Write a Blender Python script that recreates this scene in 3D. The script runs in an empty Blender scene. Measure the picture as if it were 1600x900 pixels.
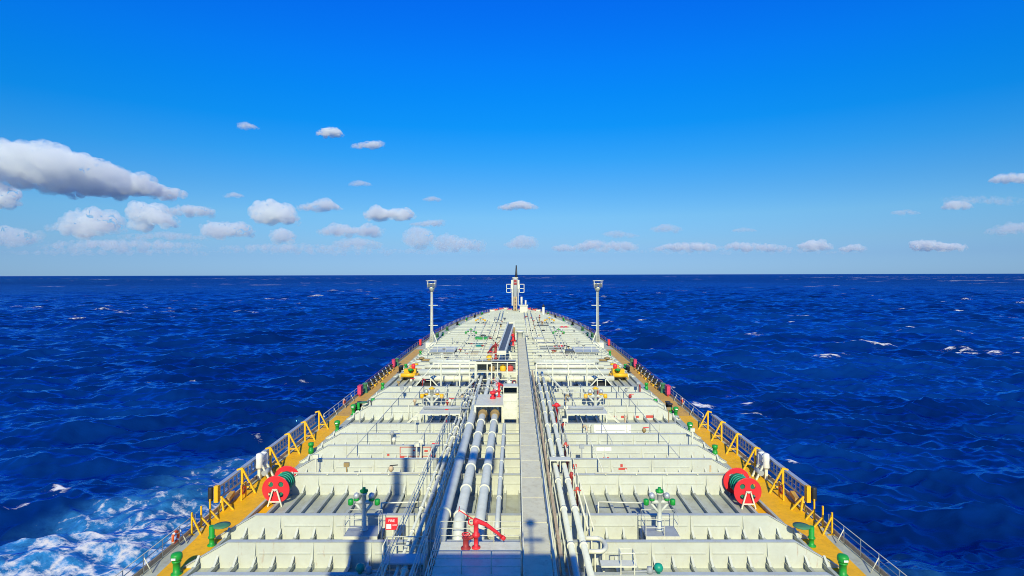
import bpy, bmesh, math, random
import numpy as np
from mathutils import Vector, Matrix

R = math.radians
random.seed(7)
S = bpy.context.scene
COL = S.collection

# ------------------------------------------------------------------ camera, sky, sun, exposure
CAM = Vector((0.25, 0.0, 17.3))
F = 900.0
VPX, VPY = 806.0, 414.0
SUN_EL = 32.0
cam_d = bpy.data.cameras.new('camera')
cam = bpy.data.objects.new('camera', cam_d)
COL.objects.link(cam)
cam.location = CAM
cam.rotation_euler = (R(90), 0, 0)
cam_d.sensor_width = 36.0
cam_d.lens = F / 1600.0 * 36.0
cam_d.shift_x = (800 - VPX) / 1600.0
cam_d.shift_y = -(450 - VPY) / 1600.0
cam_d.clip_start = 0.1
cam_d.clip_end = 200000.0
S.camera = cam

W_ = bpy.data.worlds.new('World')
S.world = W_
W_.use_nodes = True
nt = W_.node_tree
nt.nodes.clear()
out = nt.nodes.new('ShaderNodeOutputWorld')
bg = nt.nodes.new('ShaderNodeBackground')
sky = nt.nodes.new('ShaderNodeTexSky')
sky.sky_type = 'NISHITA'
sky.sun_disc = False
sky.sun_elevation = R(SUN_EL)
sky.sun_rotation = R(180)
sky.altitude = 0.0
sky.air_density = 1.0
sky.dust_density = 0.2
sky.ozone_density = 3.0
tc = nt.nodes.new('ShaderNodeTexCoord')
mp = nt.nodes.new('ShaderNodeMapping')
mp.vector_type = 'POINT'
mp.inputs['Rotation'].default_value = (R(0.955), R(0.14), 0)
sepz = nt.nodes.new('ShaderNodeSeparateXYZ')
ramp = nt.nodes.new('ShaderNodeValToRGB')
# deep saturated azure air: tint of the sky by height over the horizon
TINT = [(0.0, (0.27, 0.50, 1.05)), (0.032, (0.267, 0.454, 0.87)), (0.054, (0.305, 0.50, 0.815)), (0.098, (0.32, 0.60, 0.855)), (0.142, (0.22, 0.60, 0.92)), (0.195, (0.095, 0.62, 1.057)),
        (0.247, (0.018, 0.617, 1.207)), (0.296, (0.01, 0.628, 1.365)), (0.343, (0.01, 0.62, 1.54)), (0.426, (0.01, 0.563, 1.74)), (0.62, (0.02, 0.62, 1.85)), (1.0, (0.03, 0.64, 1.75))]
el = ramp.color_ramp.elements
while len(el) < len(TINT):
    el.new(0.5)
for e_, (p_, c_) in zip(el, TINT):
    e_.position = p_
    e_.color = (*c_, 1)
gm = nt.nodes.new('ShaderNodeVectorMath')
gm.operation = 'MULTIPLY'
nt.links.new(tc.outputs['Generated'], mp.inputs['Vector'])
nt.links.new(mp.outputs['Vector'], sky.inputs['Vector'])
nt.links.new(mp.outputs['Vector'], sepz.inputs['Vector'])
nt.links.new(sepz.outputs['Z'], ramp.inputs['Fac'])
nt.links.new(sky.outputs['Color'], gm.inputs[0])
nt.links.new(ramp.outputs['Color'], gm.inputs[1])
nt.links.new(gm.outputs['Vector'], bg.inputs['Color'])
bg.inputs['Strength'].default_value = 0.12
nt.links.new(bg.outputs['Background'], out.inputs['Surface'])

sun_d = bpy.data.lights.new('sun', 'SUN')
sun_d.energy = 5.0
sun_d.angle = R(0.5)
sun_d.color = (1.0, 0.94, 0.64)
sun = bpy.data.objects.new('sun', sun_d)
COL.objects.link(sun)
sun.location = (0, -60, 60)
sun.rotation_euler = (R(90 - SUN_EL), 0, 0)

S.view_settings.view_transform = 'Standard'
S.view_settings.look = 'None'
S.view_settings.gamma = 1.0
S.view_settings.exposure = 0.0
S.view_settings.use_curve_mapping = False
S.render.engine = 'CYCLES'
cy = S.cycles
cy.use_denoising = True
cy.max_bounces = 40
cy.diffuse_bounces = 3
cy.glossy_bounces = 3
cy.transparent_max_bounces = 16
cy.volume_bounces = 40
cy.pixel_filter_type = 'BLACKMAN_HARRIS'
cy.filter_width = 1.0
cy.use_adaptive_sampling = True
cy.adaptive_threshold = 0.01


def Wp(px, py, h):
    """photograph pixel (1600x900) at height h over the deck -> point in the ship's metres"""
    d = F * (CAM.z - h) / (py - VPY)
    return Vector((CAM.x + (px - VPX) * d / F, d, h))

# ------------------------------------------------------------------ materials
MATS = {}


def paint(name, col, rough=0.45, dirt=0.25, dirt_col=(0.22, 0.15, 0.08), scale=0.6, rust=0.0, spec=0.4, metal=0.0, mottle=0.12):
    m = bpy.data.materials.new(name)
    m.use_nodes = True
    n = m.node_tree
    b = n.nodes['Principled BSDF']
    t = n.nodes.new('ShaderNodeTexCoord')
    n1 = n.nodes.new('ShaderNodeTexNoise')
    n1.inputs['Scale'].default_value = scale
    n1.inputs['Detail'].default_value = 8
    n1.inputs['Roughness'].default_value = 0.65
    n.links.new(t.outputs['Object'], n1.inputs['Vector'])
    # broad mottling of the paint
    r1 = n.nodes.new('ShaderNodeMapRange')
    r1.inputs['From Min'].default_value = 0.3
    r1.inputs['From Max'].default_value = 0.7
    r1.inputs['To Min'].default_value = 1 - mottle
    r1.inputs['To Max'].default_value = 1 + mottle * 0.6
    n.links.new(n1.outputs['Fac'], r1.inputs['Value'])
    mul = n.nodes.new('ShaderNodeVectorMath')
    mul.operation = 'SCALE'
    mul.inputs[0].default_value = col
    n.links.new(r1.outputs['Result'], mul.inputs['Scale'])
    # dirt
    n2 = n.nodes.new('ShaderNodeTexNoise')
    n2.inputs['Scale'].default_value = scale * 2.7
    n2.inputs['Detail'].default_value = 10
    n2.inputs['Roughness'].default_value = 0.75
    n2.inputs['Distortion'].default_value = 0.6
    n.links.new(t.outputs['Object'], n2.inputs['Vector'])
    r2 = n.nodes.new('ShaderNodeMapRange')
    r2.inputs['From Min'].default_value = 0.49
    r2.inputs['From Max'].default_value = 0.70
    r2.inputs['To Max'].default_value = dirt
    n.links.new(n2.outputs['Fac'], r2.inputs['Value'])
    mx = n.nodes.new('ShaderNodeMixRGB')
    mx.inputs['Color2'].default_value = (*dirt_col, 1)
    n.links.new(r2.outputs['Result'], mx.inputs['Fac'])
    n.links.new(mul.outputs['Vector'], mx.inputs['Color1'])
    last = mx.outputs['Color']
    if rust > 0:
        mpn = n.nodes.new('ShaderNodeMapping')
        mpn.inputs['Scale'].default_value = (3.0, 3.0, 0.7)
        n.links.new(t.outputs['Object'], mpn.inputs['Vector'])
        n3 = n.nodes.new('ShaderNodeTexNoise')
        n3.inputs['Scale'].default_value = 1.1
        n3.inputs['Detail'].default_value = 9
        n3.inputs['Roughness'].default_value = 0.7
        n.links.new(mpn.outputs['Vector'], n3.inputs['Vector'])
        r3 = n.nodes.new('ShaderNodeMapRange')
        r3.inputs['From Min'].default_value = 0.61
        r3.inputs['From Max'].default_value = 0.74
        r3.inputs['To Max'].default_value = rust
        n.links.new(n3.outputs['Fac'], r3.inputs['Value'])
        mx2 = n.nodes.new('ShaderNodeMixRGB')
        mx2.inputs['Color2'].default_value = (0.33, 0.13, 0.035, 1)
        n.links.new(r3.outputs['Result'], mx2.inputs['Fac'])
        n.links.new(last, mx2.inputs['Color1'])
        last = mx2.outputs['Color']
    n.links.new(last, b.inputs['Base Color'])
    rr = n.nodes.new('ShaderNodeMapRange')
    rr.inputs['To Min'].default_value = max(0.05, rough - 0.12)
    rr.inputs['To Max'].default_value = min(1, rough + 0.15)
    n.links.new(n2.outputs['Fac'], rr.inputs['Value'])
    n.links.new(rr.outputs['Result'], b.inputs['Roughness'])
    b.inputs['Metallic'].default_value = metal
    b.inputs['Specular IOR Level'].default_value = spec
    bp = n.nodes.new('ShaderNodeBump')
    bp.inputs['Strength'].default_value = 0.25
    bp.inputs['Distance'].default_value = 0.02
    n.links.new(n2.outputs['Fac'], bp.inputs['Height'])
    n.links.new(bp.outputs['Normal'], b.inputs['Normal'])
    MATS[name] = m
    return m


DECK = paint('deck_paint', (0.46, 0.49, 0.40), 0.6, 0.55, (0.24, 0.205, 0.13), 0.45, rust=0.35, mottle=0.22)
GIRD = paint('girder_paint', (0.565, 0.59, 0.51), 0.45, 0.22, (0.36, 0.31, 0.20), 0.6, rust=0.5, mottle=0.09)
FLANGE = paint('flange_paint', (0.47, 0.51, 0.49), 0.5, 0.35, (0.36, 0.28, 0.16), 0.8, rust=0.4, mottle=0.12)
WHITE = paint('white_paint', (0.72, 0.72, 0.57), 0.4, 0.3, (0.40, 0.30, 0.18), 1.2, rust=0.45)
PIPE = paint('pipe_paint', (0.64, 0.67, 0.58), 0.4, 0.3, (0.42, 0.38, 0.30), 0.8, rust=0.25)
GREY = paint('grey_paint', (0.36, 0.39, 0.40), 0.5, 0.4, (0.2, 0.16, 0.12), 1.0, rust=0.3)
WALK = paint('walkway_paint', (0.70, 0.67, 0.48), 0.65, 0.40, (0.36, 0.27, 0.16), 0.7, rust=0.4, mottle=0.12)
YELLOW = paint('yellow_deck_paint', (0.93, 0.48, 0.002), 0.55, 0.45, (0.42, 0.20, 0.03), 0.9, rust=0.7, mottle=0.15)
OCHRE = paint('worn_ochre_paint', (0.66, 0.38, 0.07), 0.6, 0.85, (0.30, 0.19, 0.10), 0.5, rust=0.6)
YEL = paint('yellow_gloss', (0.85, 0.48, 0.015), 0.45, 0.5, (0.5, 0.24, 0.03), 2.5, rust=0.55)
GREEN = paint('green_gloss', (0.012, 0.33, 0.04), 0.42, 0.6, (0.03, 0.14, 0.04), 2.5, rust=0.25)
DKGREEN = paint('faded_green', (0.06, 0.22, 0.10), 0.5, 0.4, (0.2, 0.22, 0.1), 2.0)
TEAL = paint('teal_paint', (0.01, 0.33, 0.22), 0.4, 0.2, (0.02, 0.12, 0.1), 2.0)
ROPE = paint('green_rope', (0.02, 0.19, 0.11), 0.85, 0.5, (0.01, 0.06, 0.05), 5.0)
RED = paint('red_gloss', (0.76, 0.028, 0.04), 0.45, 0.55, (0.45, 0.03, 0.03), 2.2, rust=0.3)
DKRED = paint('weathered_red', (0.36, 0.035, 0.035), 0.55, 0.4, (0.16, 0.04, 0.03), 1.5, rust=0.5)
PRIMER = paint('red_primer', (0.55, 0.075, 0.06), 0.7, 0.3, (0.4, 0.2, 0.12), 2.5)
PINK = paint('faded_red_cloth', (0.62, 0.05, 0.13), 0.8, 0.3, (0.3, 0.02, 0.07), 3.0)
ORANGE = paint('orange_buoy', (0.85, 0.12, 0.03), 0.5, 0.2, (0.5, 0.1, 0.04), 3.0)
BLACK = paint('black_steel', (0.025, 0.027, 0.03), 0.5, 0.4, (0.09, 0.06, 0.04), 2.0)
DARK = paint('dark_grey_paint', (0.10, 0.115, 0.125), 0.5, 0.3, (0.16, 0.12, 0.08), 1.0)
RAILW = paint('rail_white', (0.66, 0.66, 0.54), 0.45, 0.4, (0.36, 0.24, 0.13), 2.5, rust=0.7)
RAILR = paint('rail_rust_red', (0.34, 0.13, 0.12), 0.6, 0.4, (0.3, 0.2, 0.15), 2.5, rust=0.4)
RUSTY = paint('rusty_beam', (0.58, 0.45, 0.28), 0.75, 0.6, (0.30, 0.12, 0.04), 1.4, rust=0.9)
BRASS = paint('brown_flange', (0.34, 0.24, 0.10), 0.5, 0.4, (0.2, 0.1, 0.04), 2.0)
GALV = paint('galvanised', (0.50, 0.53, 0.55), 0.38, 0.3, (0.3, 0.28, 0.25), 1.5, metal=0.35)
HULL = paint('hull_paint', (0.05, 0.05, 0.055), 0.5, 0.3, (0.2, 0.08, 0.05), 0.3, rust=0.3)
WHITET = paint('white_lettering', (0.85, 0.83, 0.80), 0.5, 0.05, (0.6, 0.5, 0.5), 8.0)
CLOTH = paint('white_canvas', (0.76, 0.75, 0.68), 0.85, 0.3, (0.5, 0.45, 0.36), 3.0)

# ------------------------------------------------------------------ mesh builder


class MB:
    def __init__(self):
        self.v, self.f, self.s = [], [], []

    def quad(self, vs, smooth=False):
        o = len(self.v)
        self.v += [tuple(p) for p in vs]
        self.f.append(tuple(range(o, o + len(vs))))
        self.s.append(smooth)
        return self

    def box(self, x0, x1, y0, y1, z0, z1):
        o = len(self.v)
        self.v += [(x0, y0, z0), (x1, y0, z0), (x1, y1, z0), (x0, y1, z0), (x0, y0, z1), (x1, y0, z1), (x1, y1, z1), (x0, y1, z1)]
        for q in ((3, 2, 1, 0), (4, 5, 6, 7), (0, 1, 5, 4), (1, 2, 6, 5), (2, 3, 7, 6), (3, 0, 4, 7)):
            self.f.append(tuple(o + i for i in q))
            self.s.append(False)
        return self

    def cbox(self, c, s):
        return self.box(c[0] - s[0] / 2, c[0] + s[0] / 2, c[1] - s[1] / 2, c[1] + s[1] / 2, c[2] - s[2] / 2, c[2] + s[2] / 2)

    def bar(self, p, q, w, h):
        p, q = Vector(p), Vector(q)
        d = (q - p).normalized()
        up = Vector((0, 0, 1)) if abs(d.z) < 0.95 else Vector((0, 1, 0))
        sx = d.cross(up).normalized()
        sy = sx.cross(d)
        o = len(self.v)
        for e in (p, q):
            for a, b in ((-1, -1), (1, -1), (1, 1), (-1, 1)):
                self.v.append(tuple(e + sx * (a * w / 2) + sy * (b * h / 2)))
        for k in ((0, 1, 2, 3), (7, 6, 5, 4), (0, 4, 5, 1), (1, 5, 6, 2), (2, 6, 7, 3), (3, 7, 4, 0)):
            self.f.append(tuple(o + i for i in k))
            self.s.append(False)
        return self

    def tube(self, pts, r, n=8, caps=True):
        pts = [Vector(p) for p in pts]
        rs = r if isinstance(r, (list, tuple)) else [r] * len(pts)
        o = len(self.v)
        ref = None
        for i, p in enumerate(pts):
            if i == 0:
                d = pts[1] - p
            elif i == len(pts) - 1:
                d = p - pts[i - 1]
            else:
                d = (pts[i + 1] - p).normalized() + (p - pts[i - 1]).normalized()
            d.normalize()
            if ref is None:
                ref = Vector((0, 0, 1)) if abs(d.z) < 0.9 else Vector((0, 1, 0))
            sx = d.cross(ref)
            if sx.length < 1e-4:
                sx = d.cross(Vector((1, 0, 0)))
            sx.normalize()
            sy = sx.cross(d).normalized()
            ref = sy
            for k in range(n):
                a = 2 * math.pi * k / n
                self.v.append(tuple(p + (sx * math.cos(a) + sy * math.sin(a)) * rs[i]))
        for i in range(len(pts) - 1):
            for k in range(n):
                a, b = o + i * n + k, o + i * n + (k + 1) % n
                self.f.append((a, a + n, b + n, b))
                self.s.append(n > 5)
        if caps:
            self.f.append(tuple(o + k for k in range(n)))
            self.s.append(False)
            e = o + (len(pts) - 1) * n
            self.f.append(tuple(e + n - 1 - k for k in range(n)))
            self.s.append(False)
        return self

    def lathe(self, c, prof, n=16, axis='z'):
        """prof: (radius, height) pairs along the axis from c"""
        o = len(self.v)
        for r, h in prof:
            for k in range(n):
                a = 2 * math.pi * k / n
                x, y = r * math.cos(a), r * math.sin(a)
                if axis == 'z':
                    self.v.append((c[0] + x, c[1] + y, c[2] + h))
                elif axis == 'y':
                    self.v.append((c[0] + x, c[1] + h, c[2] + y))
                else:
                    self.v.append((c[0] + h, c[1] + x, c[2] + y))
        for i in range(len(prof) - 1):
            for k in range(n):
                a, b = o + i * n + k, o + i * n + (k + 1) % n
                self.f.append((a, b, b + n, a + n))
                self.s.append(True)
        for base, rev in ((o, True), (o + (len(prof) - 1) * n, False)):
            q = [base + k for k in range(n)]
            self.f.append(tuple(reversed(q)) if rev else tuple(q))
            self.s.append(False)
        return self

    def torus(self, c, Rr, r, axis='x', n=24, m=8, a0=0.0, a1=2 * math.pi):
        o = len(self.v)
        full = abs(a1 - a0 - 2 * math.pi) < 1e-6
        cnt = n if full else n + 1
        for i in range(cnt):
            a = a0 + (a1 - a0) * i / n
            for k in range(m):
                b = 2 * math.pi * k / m
                u = Rr + r * math.cos(b)
                p, q, w = u * math.cos(a), u * math.sin(a), r * math.sin(b)
                if axis == 'x':
                    self.v.append((c[0] + w, c[1] + p, c[2] + q))
                elif axis == 'y':
                    self.v.append((c[0] + p, c[1] + w, c[2] + q))
                else:
                    self.v.append((c[0] + p, c[1] + q, c[2] + w))
        for i in range(n):
            j = (i + 1) % cnt
            for k in range(m):
                l = (k + 1) % m
                self.f.append((o + i * m + k, o + j * m + k, o + j * m + l, o + i * m + l))
                self.s.append(True)
        return self

    def prism(self, poly, fn, t0, t1):
        """poly 2D -> fn(u, v, t) gives 3D; closed prism between t0 and t1"""
        n = len(poly)
        o = len(self.v)
        for t in (t0, t1):
            for u, v in poly:
                self.v.append(tuple(fn(u, v, t)))
        self.f.append(tuple(o + n - 1 - i for i in range(n)))
        self.f.append(tuple(o + n + i for i in range(n)))
        self.s += [False, False]
        for i in range(n):
            j = (i + 1) % n
            self.f.append((o + i, o + j, o + n + j, o + n + i))
            self.s.append(False)
        return self

    def mesh(self, name, mat, origin=(0, 0, 0)):
        me = bpy.data.meshes.new(name)
        ox, oy, oz = origin
        me.from_pydata([(x - ox, y - oy, z - oz) for x, y, z in self.v], [], self.f)
        me.polygons.foreach_set('use_smooth', self.s)
        bm = bmesh.new()
        bm.from_mesh(me)
        bmesh.ops.recalc_face_normals(bm, faces=bm.faces)
        bm.to_mesh(me)
        bm.free()
        me.materials.append(mat)
        me.update()
        return me


def thing(name, label, cat, loc, group=None, kind=None):
    o = bpy.data.objects.new(name, None)
    o.empty_display_size = 0.3
    COL.objects.link(o)
    o.location = loc
    o['label'] = label
    o['category'] = cat
    if group:
        o['group'] = group
    if kind:
        o['kind'] = kind
    return o


def part(name, mb, mat, root, label=None, top=None):
    """mb in world coordinates; root is the thing's Empty (top) or a part of it"""
    t = top or root
    o = bpy.data.objects.new(name, mb.mesh(name, mat, t.location))
    COL.objects.link(o)
    o.parent = root
    if label:
        o['label'] = label
    return o


def solo(name, mb, mat, label, cat, loc, group=None, kind=None):
    o = bpy.data.objects.new(name, mb.mesh(name, mat, loc))
    COL.objects.link(o)
    o.location = loc
    o['label'] = label
    if cat:
        o['category'] = cat
    if group:
        o['group'] = group
    if kind:
        o['kind'] = kind
    return o


KIDS = {}


def children(o):
    return [c for c in COL.objects if c.parent == o]


def copy_thing(root, loc, label, mirror=False, group=None):
    r = root.copy()
    COL.objects.link(r)
    r.location = loc
    r['label'] = label
    if group:
        r['group'] = group
    if mirror:
        r.scale = (-1, 1, 1)
    for ch in children(root):
        c = ch.copy()
        COL.objects.link(c)
        c.parent = r
        for g in children(ch):
            d = g.copy()
            COL.objects.link(d)
            d.parent = c
    return r


def curve_mesh(name, splines, thick, mat, fn):
    """2D outline with holes -> flat plate of given thickness, mapped by matrix fn"""
    cu = bpy.data.curves.new(name, 'CURVE')
    cu.dimensions = '2D'
    cu.fill_mode = 'BOTH'
    cu.extrude = thick / 2
    for pts in splines:
        sp = cu.splines.new('POLY')
        sp.points.add(len(pts) - 1)
        for i, (x, y) in enumerate(pts):
            sp.points[i].co = (x, y, 0, 1)
        sp.use_cyclic_u = True
    tmp = bpy.data.objects.new(name, cu)
    COL.objects.link(tmp)
    dg = bpy.context.evaluated_depsgraph_get()
    me = bpy.data.meshes.new_from_object(tmp.evaluated_get(dg))
    bpy.data.objects.remove(tmp)
    me.transform(fn)
    me.name = name
    me.materials.clear()
    me.materials.append(mat)
    return me


def text_mesh(txt, size, mat, fn):
    cu = bpy.data.curves.new('lettering', 'FONT')
    cu.body = txt
    cu.size = size
    cu.extrude = 0.004
    cu.align_x = 'CENTER'
    cu.align_y = 'CENTER'
    tmp = bpy.data.objects.new('lettering', cu)
    COL.objects.link(tmp)
    dg = bpy.context.evaluated_depsgraph_get()
    me = bpy.data.meshes.new_from_object(tmp.evaluated_get(dg))
    bpy.data.objects.remove(tmp)
    me.transform(fn)
    me.name = 'lettering'
    me.materials.clear()
    me.materials.append(mat)
    return me


def mesh_part(name, me, root):
    o = bpy.data.objects.new(name, me)
    COL.objects.link(o)
    o.parent = root
    return o


ORD = ['nearest', 'second nearest', 'third nearest', 'fourth nearest', 'fifth nearest', 'sixth nearest', 'seventh nearest', 'eighth nearest', 'ninth nearest', 'tenth nearest', 'eleventh nearest', 'twelfth nearest', 'thirteenth nearest', 'fourteenth nearest', 'fifteenth nearest', 'sixteenth nearest', 'seventeenth nearest', 'eighteenth nearest', 'nineteenth nearest', 'twentieth nearest']
SIDE = {-1: 'left', 1: 'right'}

# ------------------------------------------------------------------ hull outline
OUT = [(-18, 20.8), (100, 20.8), (118, 20.7), (132, 20.4), (146, 19.8), (158, 18.9), (170, 17.7), (182, 16.0), (194, 13.9), (204, 11.5), (212, 9.0), (218, 6.3), (222, 3.6), (224, 1.2)]


def half(y):
    if y <= OUT[0][0]:
        return OUT[0][1]
    for (a, b), (c, d) in zip(OUT, OUT[1:]):
        if y <= c:
            return b + (d - b) * (y - a) / (c - a)
    return 0.0


ship = thing('oil_tanker', 'long cream decked oil tanker heading out to the open sea', 'ship', (0, 0, 0))
ys = [y for y in np.linspace(-18, 224, 122)]
mb = MB()
for y0, y1 in zip(ys, ys[1:]):
    for s in (-1, 1):
        a, b = s * half(y0), s * half(y1)
        mb.quad([(a, y0, -0.02), (b, y1, -0.02), (b * 0.985, y1, -26), (a * 0.985, y0, -26)])
mb.quad([(-half(224), 224, -0.02), (half(224), 224, -0.02), (half(224), 224, -26), (-half(224), 224, -26)])
mb.quad([(-20.8, -18, -0.02), (20.8, -18, -0.02), (20.4, -18, -26), (-20.4, -18, -26)])
part('hull', mb, HULL, ship)
mb = MB()
for y0, y1 in zip(ys, ys[1:]):
    mb.quad([(-half(y0), y0, 0), (half(y0), y0, 0), (half(y1), y1, 0), (-half(y1), y1, 0)])
deck = part('main_deck', mb, DECK, ship)
# gunwale bar
for s in (-1, 1):
    mb = MB()
    for y0, y1 in zip(ys, ys[1:]):
        mb.bar((s * (half(y0) - 0.08), y0, 0.15), (s * (half(y1) - 0.08), y1, 0.15), 0.10, 0.30)
    part('gunwale_bar', mb, RUSTY, ship)
# painted walking strips
for s in (-1, 1):
    st = [(10, 18.5, 19.65), (31, 18.5, 19.7), (36.5, 17.8, 20.0), (38.5, 16.6, 20.4), (41.5, 17.2, 20.45), (44.5, 18.6, 20.45), (56, 18.7, 20.4), (66, 18.75, 20.35)]
    mb = MB()
    for (a, b, c), (d, e, f) in zip(st, st[1:]):
        mb.quad([(s * b, a, 0.004), (s * c, a, 0.004), (s * f, d, 0.004), (s * e, d, 0.004)])
    part('walking_strip', mb, YELLOW, ship)
    yy = [66 + 4 * i for i in range(14)]
    mb = MB()
    for a, d in zip(yy, yy[1:]):
        mb.quad([(s * (half(a) - 2.05), a, 0.004), (s * (half(a) - 0.35), a, 0.004), (s * (half(d) - 0.35), d, 0.004), (s * (half(d) - 2.05), d, 0.004)])
    part('walking_strip', mb, OCHRE, ship)

# deck longitudinals
XL = [0.54 + 1.08 * i for i in range(18)]
for s in (-1, 1):
    for x in XL:
        y1 = 12.0
        while y1 < 214 and half(y1 + 1) > x + 2.0:
            y1 += 1
        if x > 18.3:
            continue
        mb = MB()
        mb.box(s * x - 0.02, s * x + 0.02, 12, y1, 0.002, 0.30)
        mb.box(s * x - 0.10, s * x + 0.10, 12, y1, 0.28, 0.33)
        part('deck_longitudinal', mb, DECK if True else GREY, ship)


def girder(y, hgt, full=True, patches=()):
    e = min(18.7, half(y) - 2.1)
    fl = max(1.0, e - 2.5)
    mb = MB()
    poly = [(-e, 0.004), (e, 0.004), (e, 0.06), (fl, hgt), (-fl, hgt), (-e, 0.06)]
    mb.prism(poly, lambda u, v, t: (u, t, v), y - 0.03, y + 0.03)
    fm = MB()
    fm.box(-fl, fl, y - 0.11, y + 0.16, hgt, hgt + 0.04)
    for s in (-1, 1):
        fm.bar((s * fl, y + 0.02, hgt + 0.02), (s * e, y + 0.02, 0.08), 0.26, 0.04)
    if full:
        # horizontal swage stiffeners on the aft face
        step = 3.3
        n = int(fl // step)
        xs = sorted([s * step * (i + 0.42) for s in (-1, 1) for i in range(n + 1) if step * (i + 0.42) <= fl + 0.1])
        for a, b in zip(xs, xs[1:]):
            mb.bar((a + 0.2, y - 0.05, hgt * 0.56), (b - 0.2, y - 0.05, hgt * 0.56), 0.10, 0.03)
        for x in xs:
            mb.prism([(-0.03, 0.004), (-0.42, 0.004), (-0.30, 0.25), (-0.09, hgt * 0.96), (-0.03, hgt * 0.96)], lambda u, v, t: (t, y + u, v), x - 0.018, x + 0.018)
        # brackets where the deck longitudinals meet the web
        for s in (-1, 1):
            for x in XL:
                if x < e - 0.6:
                    mb.prism([(-0.03, 0.3), (-0.55, 0.3), (-0.03, 0.72)], lambda u, v, t: (t, y + u, v), s * x - 0.02, s * x + 0.02)
                    mb.bar((s * x, y - 0.56, 0.31), (s * x, y - 0.05, 0.73), 0.13, 0.025)
    else:
        for s in (-1, 1):
            for i in range(1, 6):
                if i * 3.3 < fl:
                    mb.box(s * i * 3.3 - 0.02, s * i * 3.3 + 0.02, y - 0.25, y - 0.03, 0.004, hgt)
    g = part('deck_girder', mb, GIRD, ship)
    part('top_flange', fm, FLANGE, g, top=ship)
    for (x0, x1, z0, z1, mat, nm) in patches:
        p = MB().box(x0, x1, y - 0.041, y - 0.033, z0, z1)
        part(nm, p, mat, g, top=ship)
    return g


PATCH = {}
# touch-up marks on the aft faces (k counts frames forward from the first visible one)
PATCH[6] = []
PATCH[4] = [(3.6, 3.75, 0.75, 1.05, PRIMER, 'primer_patch'), (4.9, 5.2, 0.7, 1.1, PRIMER, 'primer_patch'), (8.6, 9.3, 0.62, 0.85, PRIMER, 'primer_patch'), (8.75, 8.95, 0.85, 1.1, PRIMER, 'primer_patch'), (16.0, 16.15, 0.4, 1.0, RUSTY, 'rust_patch')]
PATCH[5] = [(4.5, 4.7, 0.6, 1.0, PRIMER, 'primer_patch'), (7.9, 8.4, 0.35, 0.5, PRIMER, 'primer_patch'), (7.3, 8.6, 1.05, 1.35, WHITET, 'fresh_paint_patch'), (-11.0, -10.8, 0.6, 0.8, PRIMER, 'primer_patch')]
PATCH[9] = [(11.2, 11.5, 0.2, 0.45, PRIMER, 'primer_patch'), (12.0, 12.6, 0.2, 0.45, PRIMER, 'primer_patch'), (13.4, 14.0, 0.2, 0.45, PRIMER, 'primer_patch'), (14.8, 15.8, 0.2, 0.5, PRIMER, 'primer_patch')]
PATCH[7] = [(8.0, 11.7, 0.55, 1.4, WHITET, 'fresh_paint_patch'), (12.2, 16.0, 0.6, 1.4, GIRD, 'fresh_paint_patch')]
PATCH[0] = [(-5.2, -4.4, 0.1, 0.9, RUSTY, 'stained_patch')]
PATCH[1] = [(5.2, 6.9, 0.62, 1.3, YEL, 'stained_patch')]
YK = {}
for k in range(-4, 54):
    if k in (2, 8) or 13 <= k <= 15:
        continue
    y = 32.9 + 3.5 * k
    if y > 214:
        break
    YK[k] = y
    pt = list(PATCH.get(k, ())) if k not in (1,) else []
    girder(y, 1.5 if k < 13 else 1.15, k < 13, pt)

# red outlined panel on a left girder (fresh marking)
gy = YK[5]
mk = MB()
x0, x1 = -9.9, -7.2
for (a, b, c, d) in ((x0, x1, 1.34, 1.40), (x0, x1, 0.55, 0.61), (x0, x0 + 0.07, 0.61, 1.34), (x1 - 0.07, x1, 0.61, 1.34), (-8.75, -8.55, 1.02, 1.15), (-7.75, -7.45, 0.95, 1.12), (-7.2, -6.75, 0.5, 0.72), (-9.9, -9.5, 0.42, 0.55), (-8.1, -7.9, 0.4, 0.5)):
    mk.box(a, b, gy - 0.046, gy - 0.034, c, d)
g5 = [o for o in children(ship) if o.name.startswith('deck_girder')][list(YK).index(5)]
part('primer_outline', mk, PRIMER, g5, top=ship)

# ------------------------------------------------------------------ superstructure behind the camera (casts the near shade)
ss = thing('accommodation_block', 'white bridge house behind the camera shading the near deck', 'superstructure', (0, -8, 0))
part('wall', MB().box(-17, 17, -17, -1.2, 0.004, 14.2), WHITE, ss)
part('bridge_wing', MB().box(-20.5, 20.5, -9, -2.2, 14.2, 15.2), WHITE, ss)
part('wheelhouse', MB().box(-9.2, 3.7, -14, -1.0, 15.2, 21.6), WHITE, ss)
mb = MB()
mb.tube([(-4.7, -3, 21.6), (-4.7, -3, 35.4)], [0.9, 0.45], 12)
mb.box(-6.2, -1.4, -3.25, -2.75, 31.8, 32.7)
mb.tube([(-8.7, -4, 21.6), (-8.7, -4, 36.2)], [0.5, 0.25], 12)
mb.tube([(-9.0, -3.5, 21.6), (-9.0, -3.5, 24.0)], 0.35, 12)
mb.box(-7.4, -6.9, -3.6, -3.4, 21.6, 24.6)
mb.box(-5.4, -3.9, -3.6, -3.4, 21.6, 25.2)
part('radar_mast', mb, WHITE, ss)
mb = MB()
mb.tube([(1.07, -2, 21.6), (1.07, -2, 24.6)], 0.07, 8)
mb.box(0.45, 1.75, -2.05, -1.95, 23.0, 23.22)
mb.lathe((1.07, -2, 24.1), [(0.05, 0), (0.3, 0.15), (0.3, 0.4), (0.05, 0.6)], 12)
part('light_pole', mb, WHITE, ss)

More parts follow.
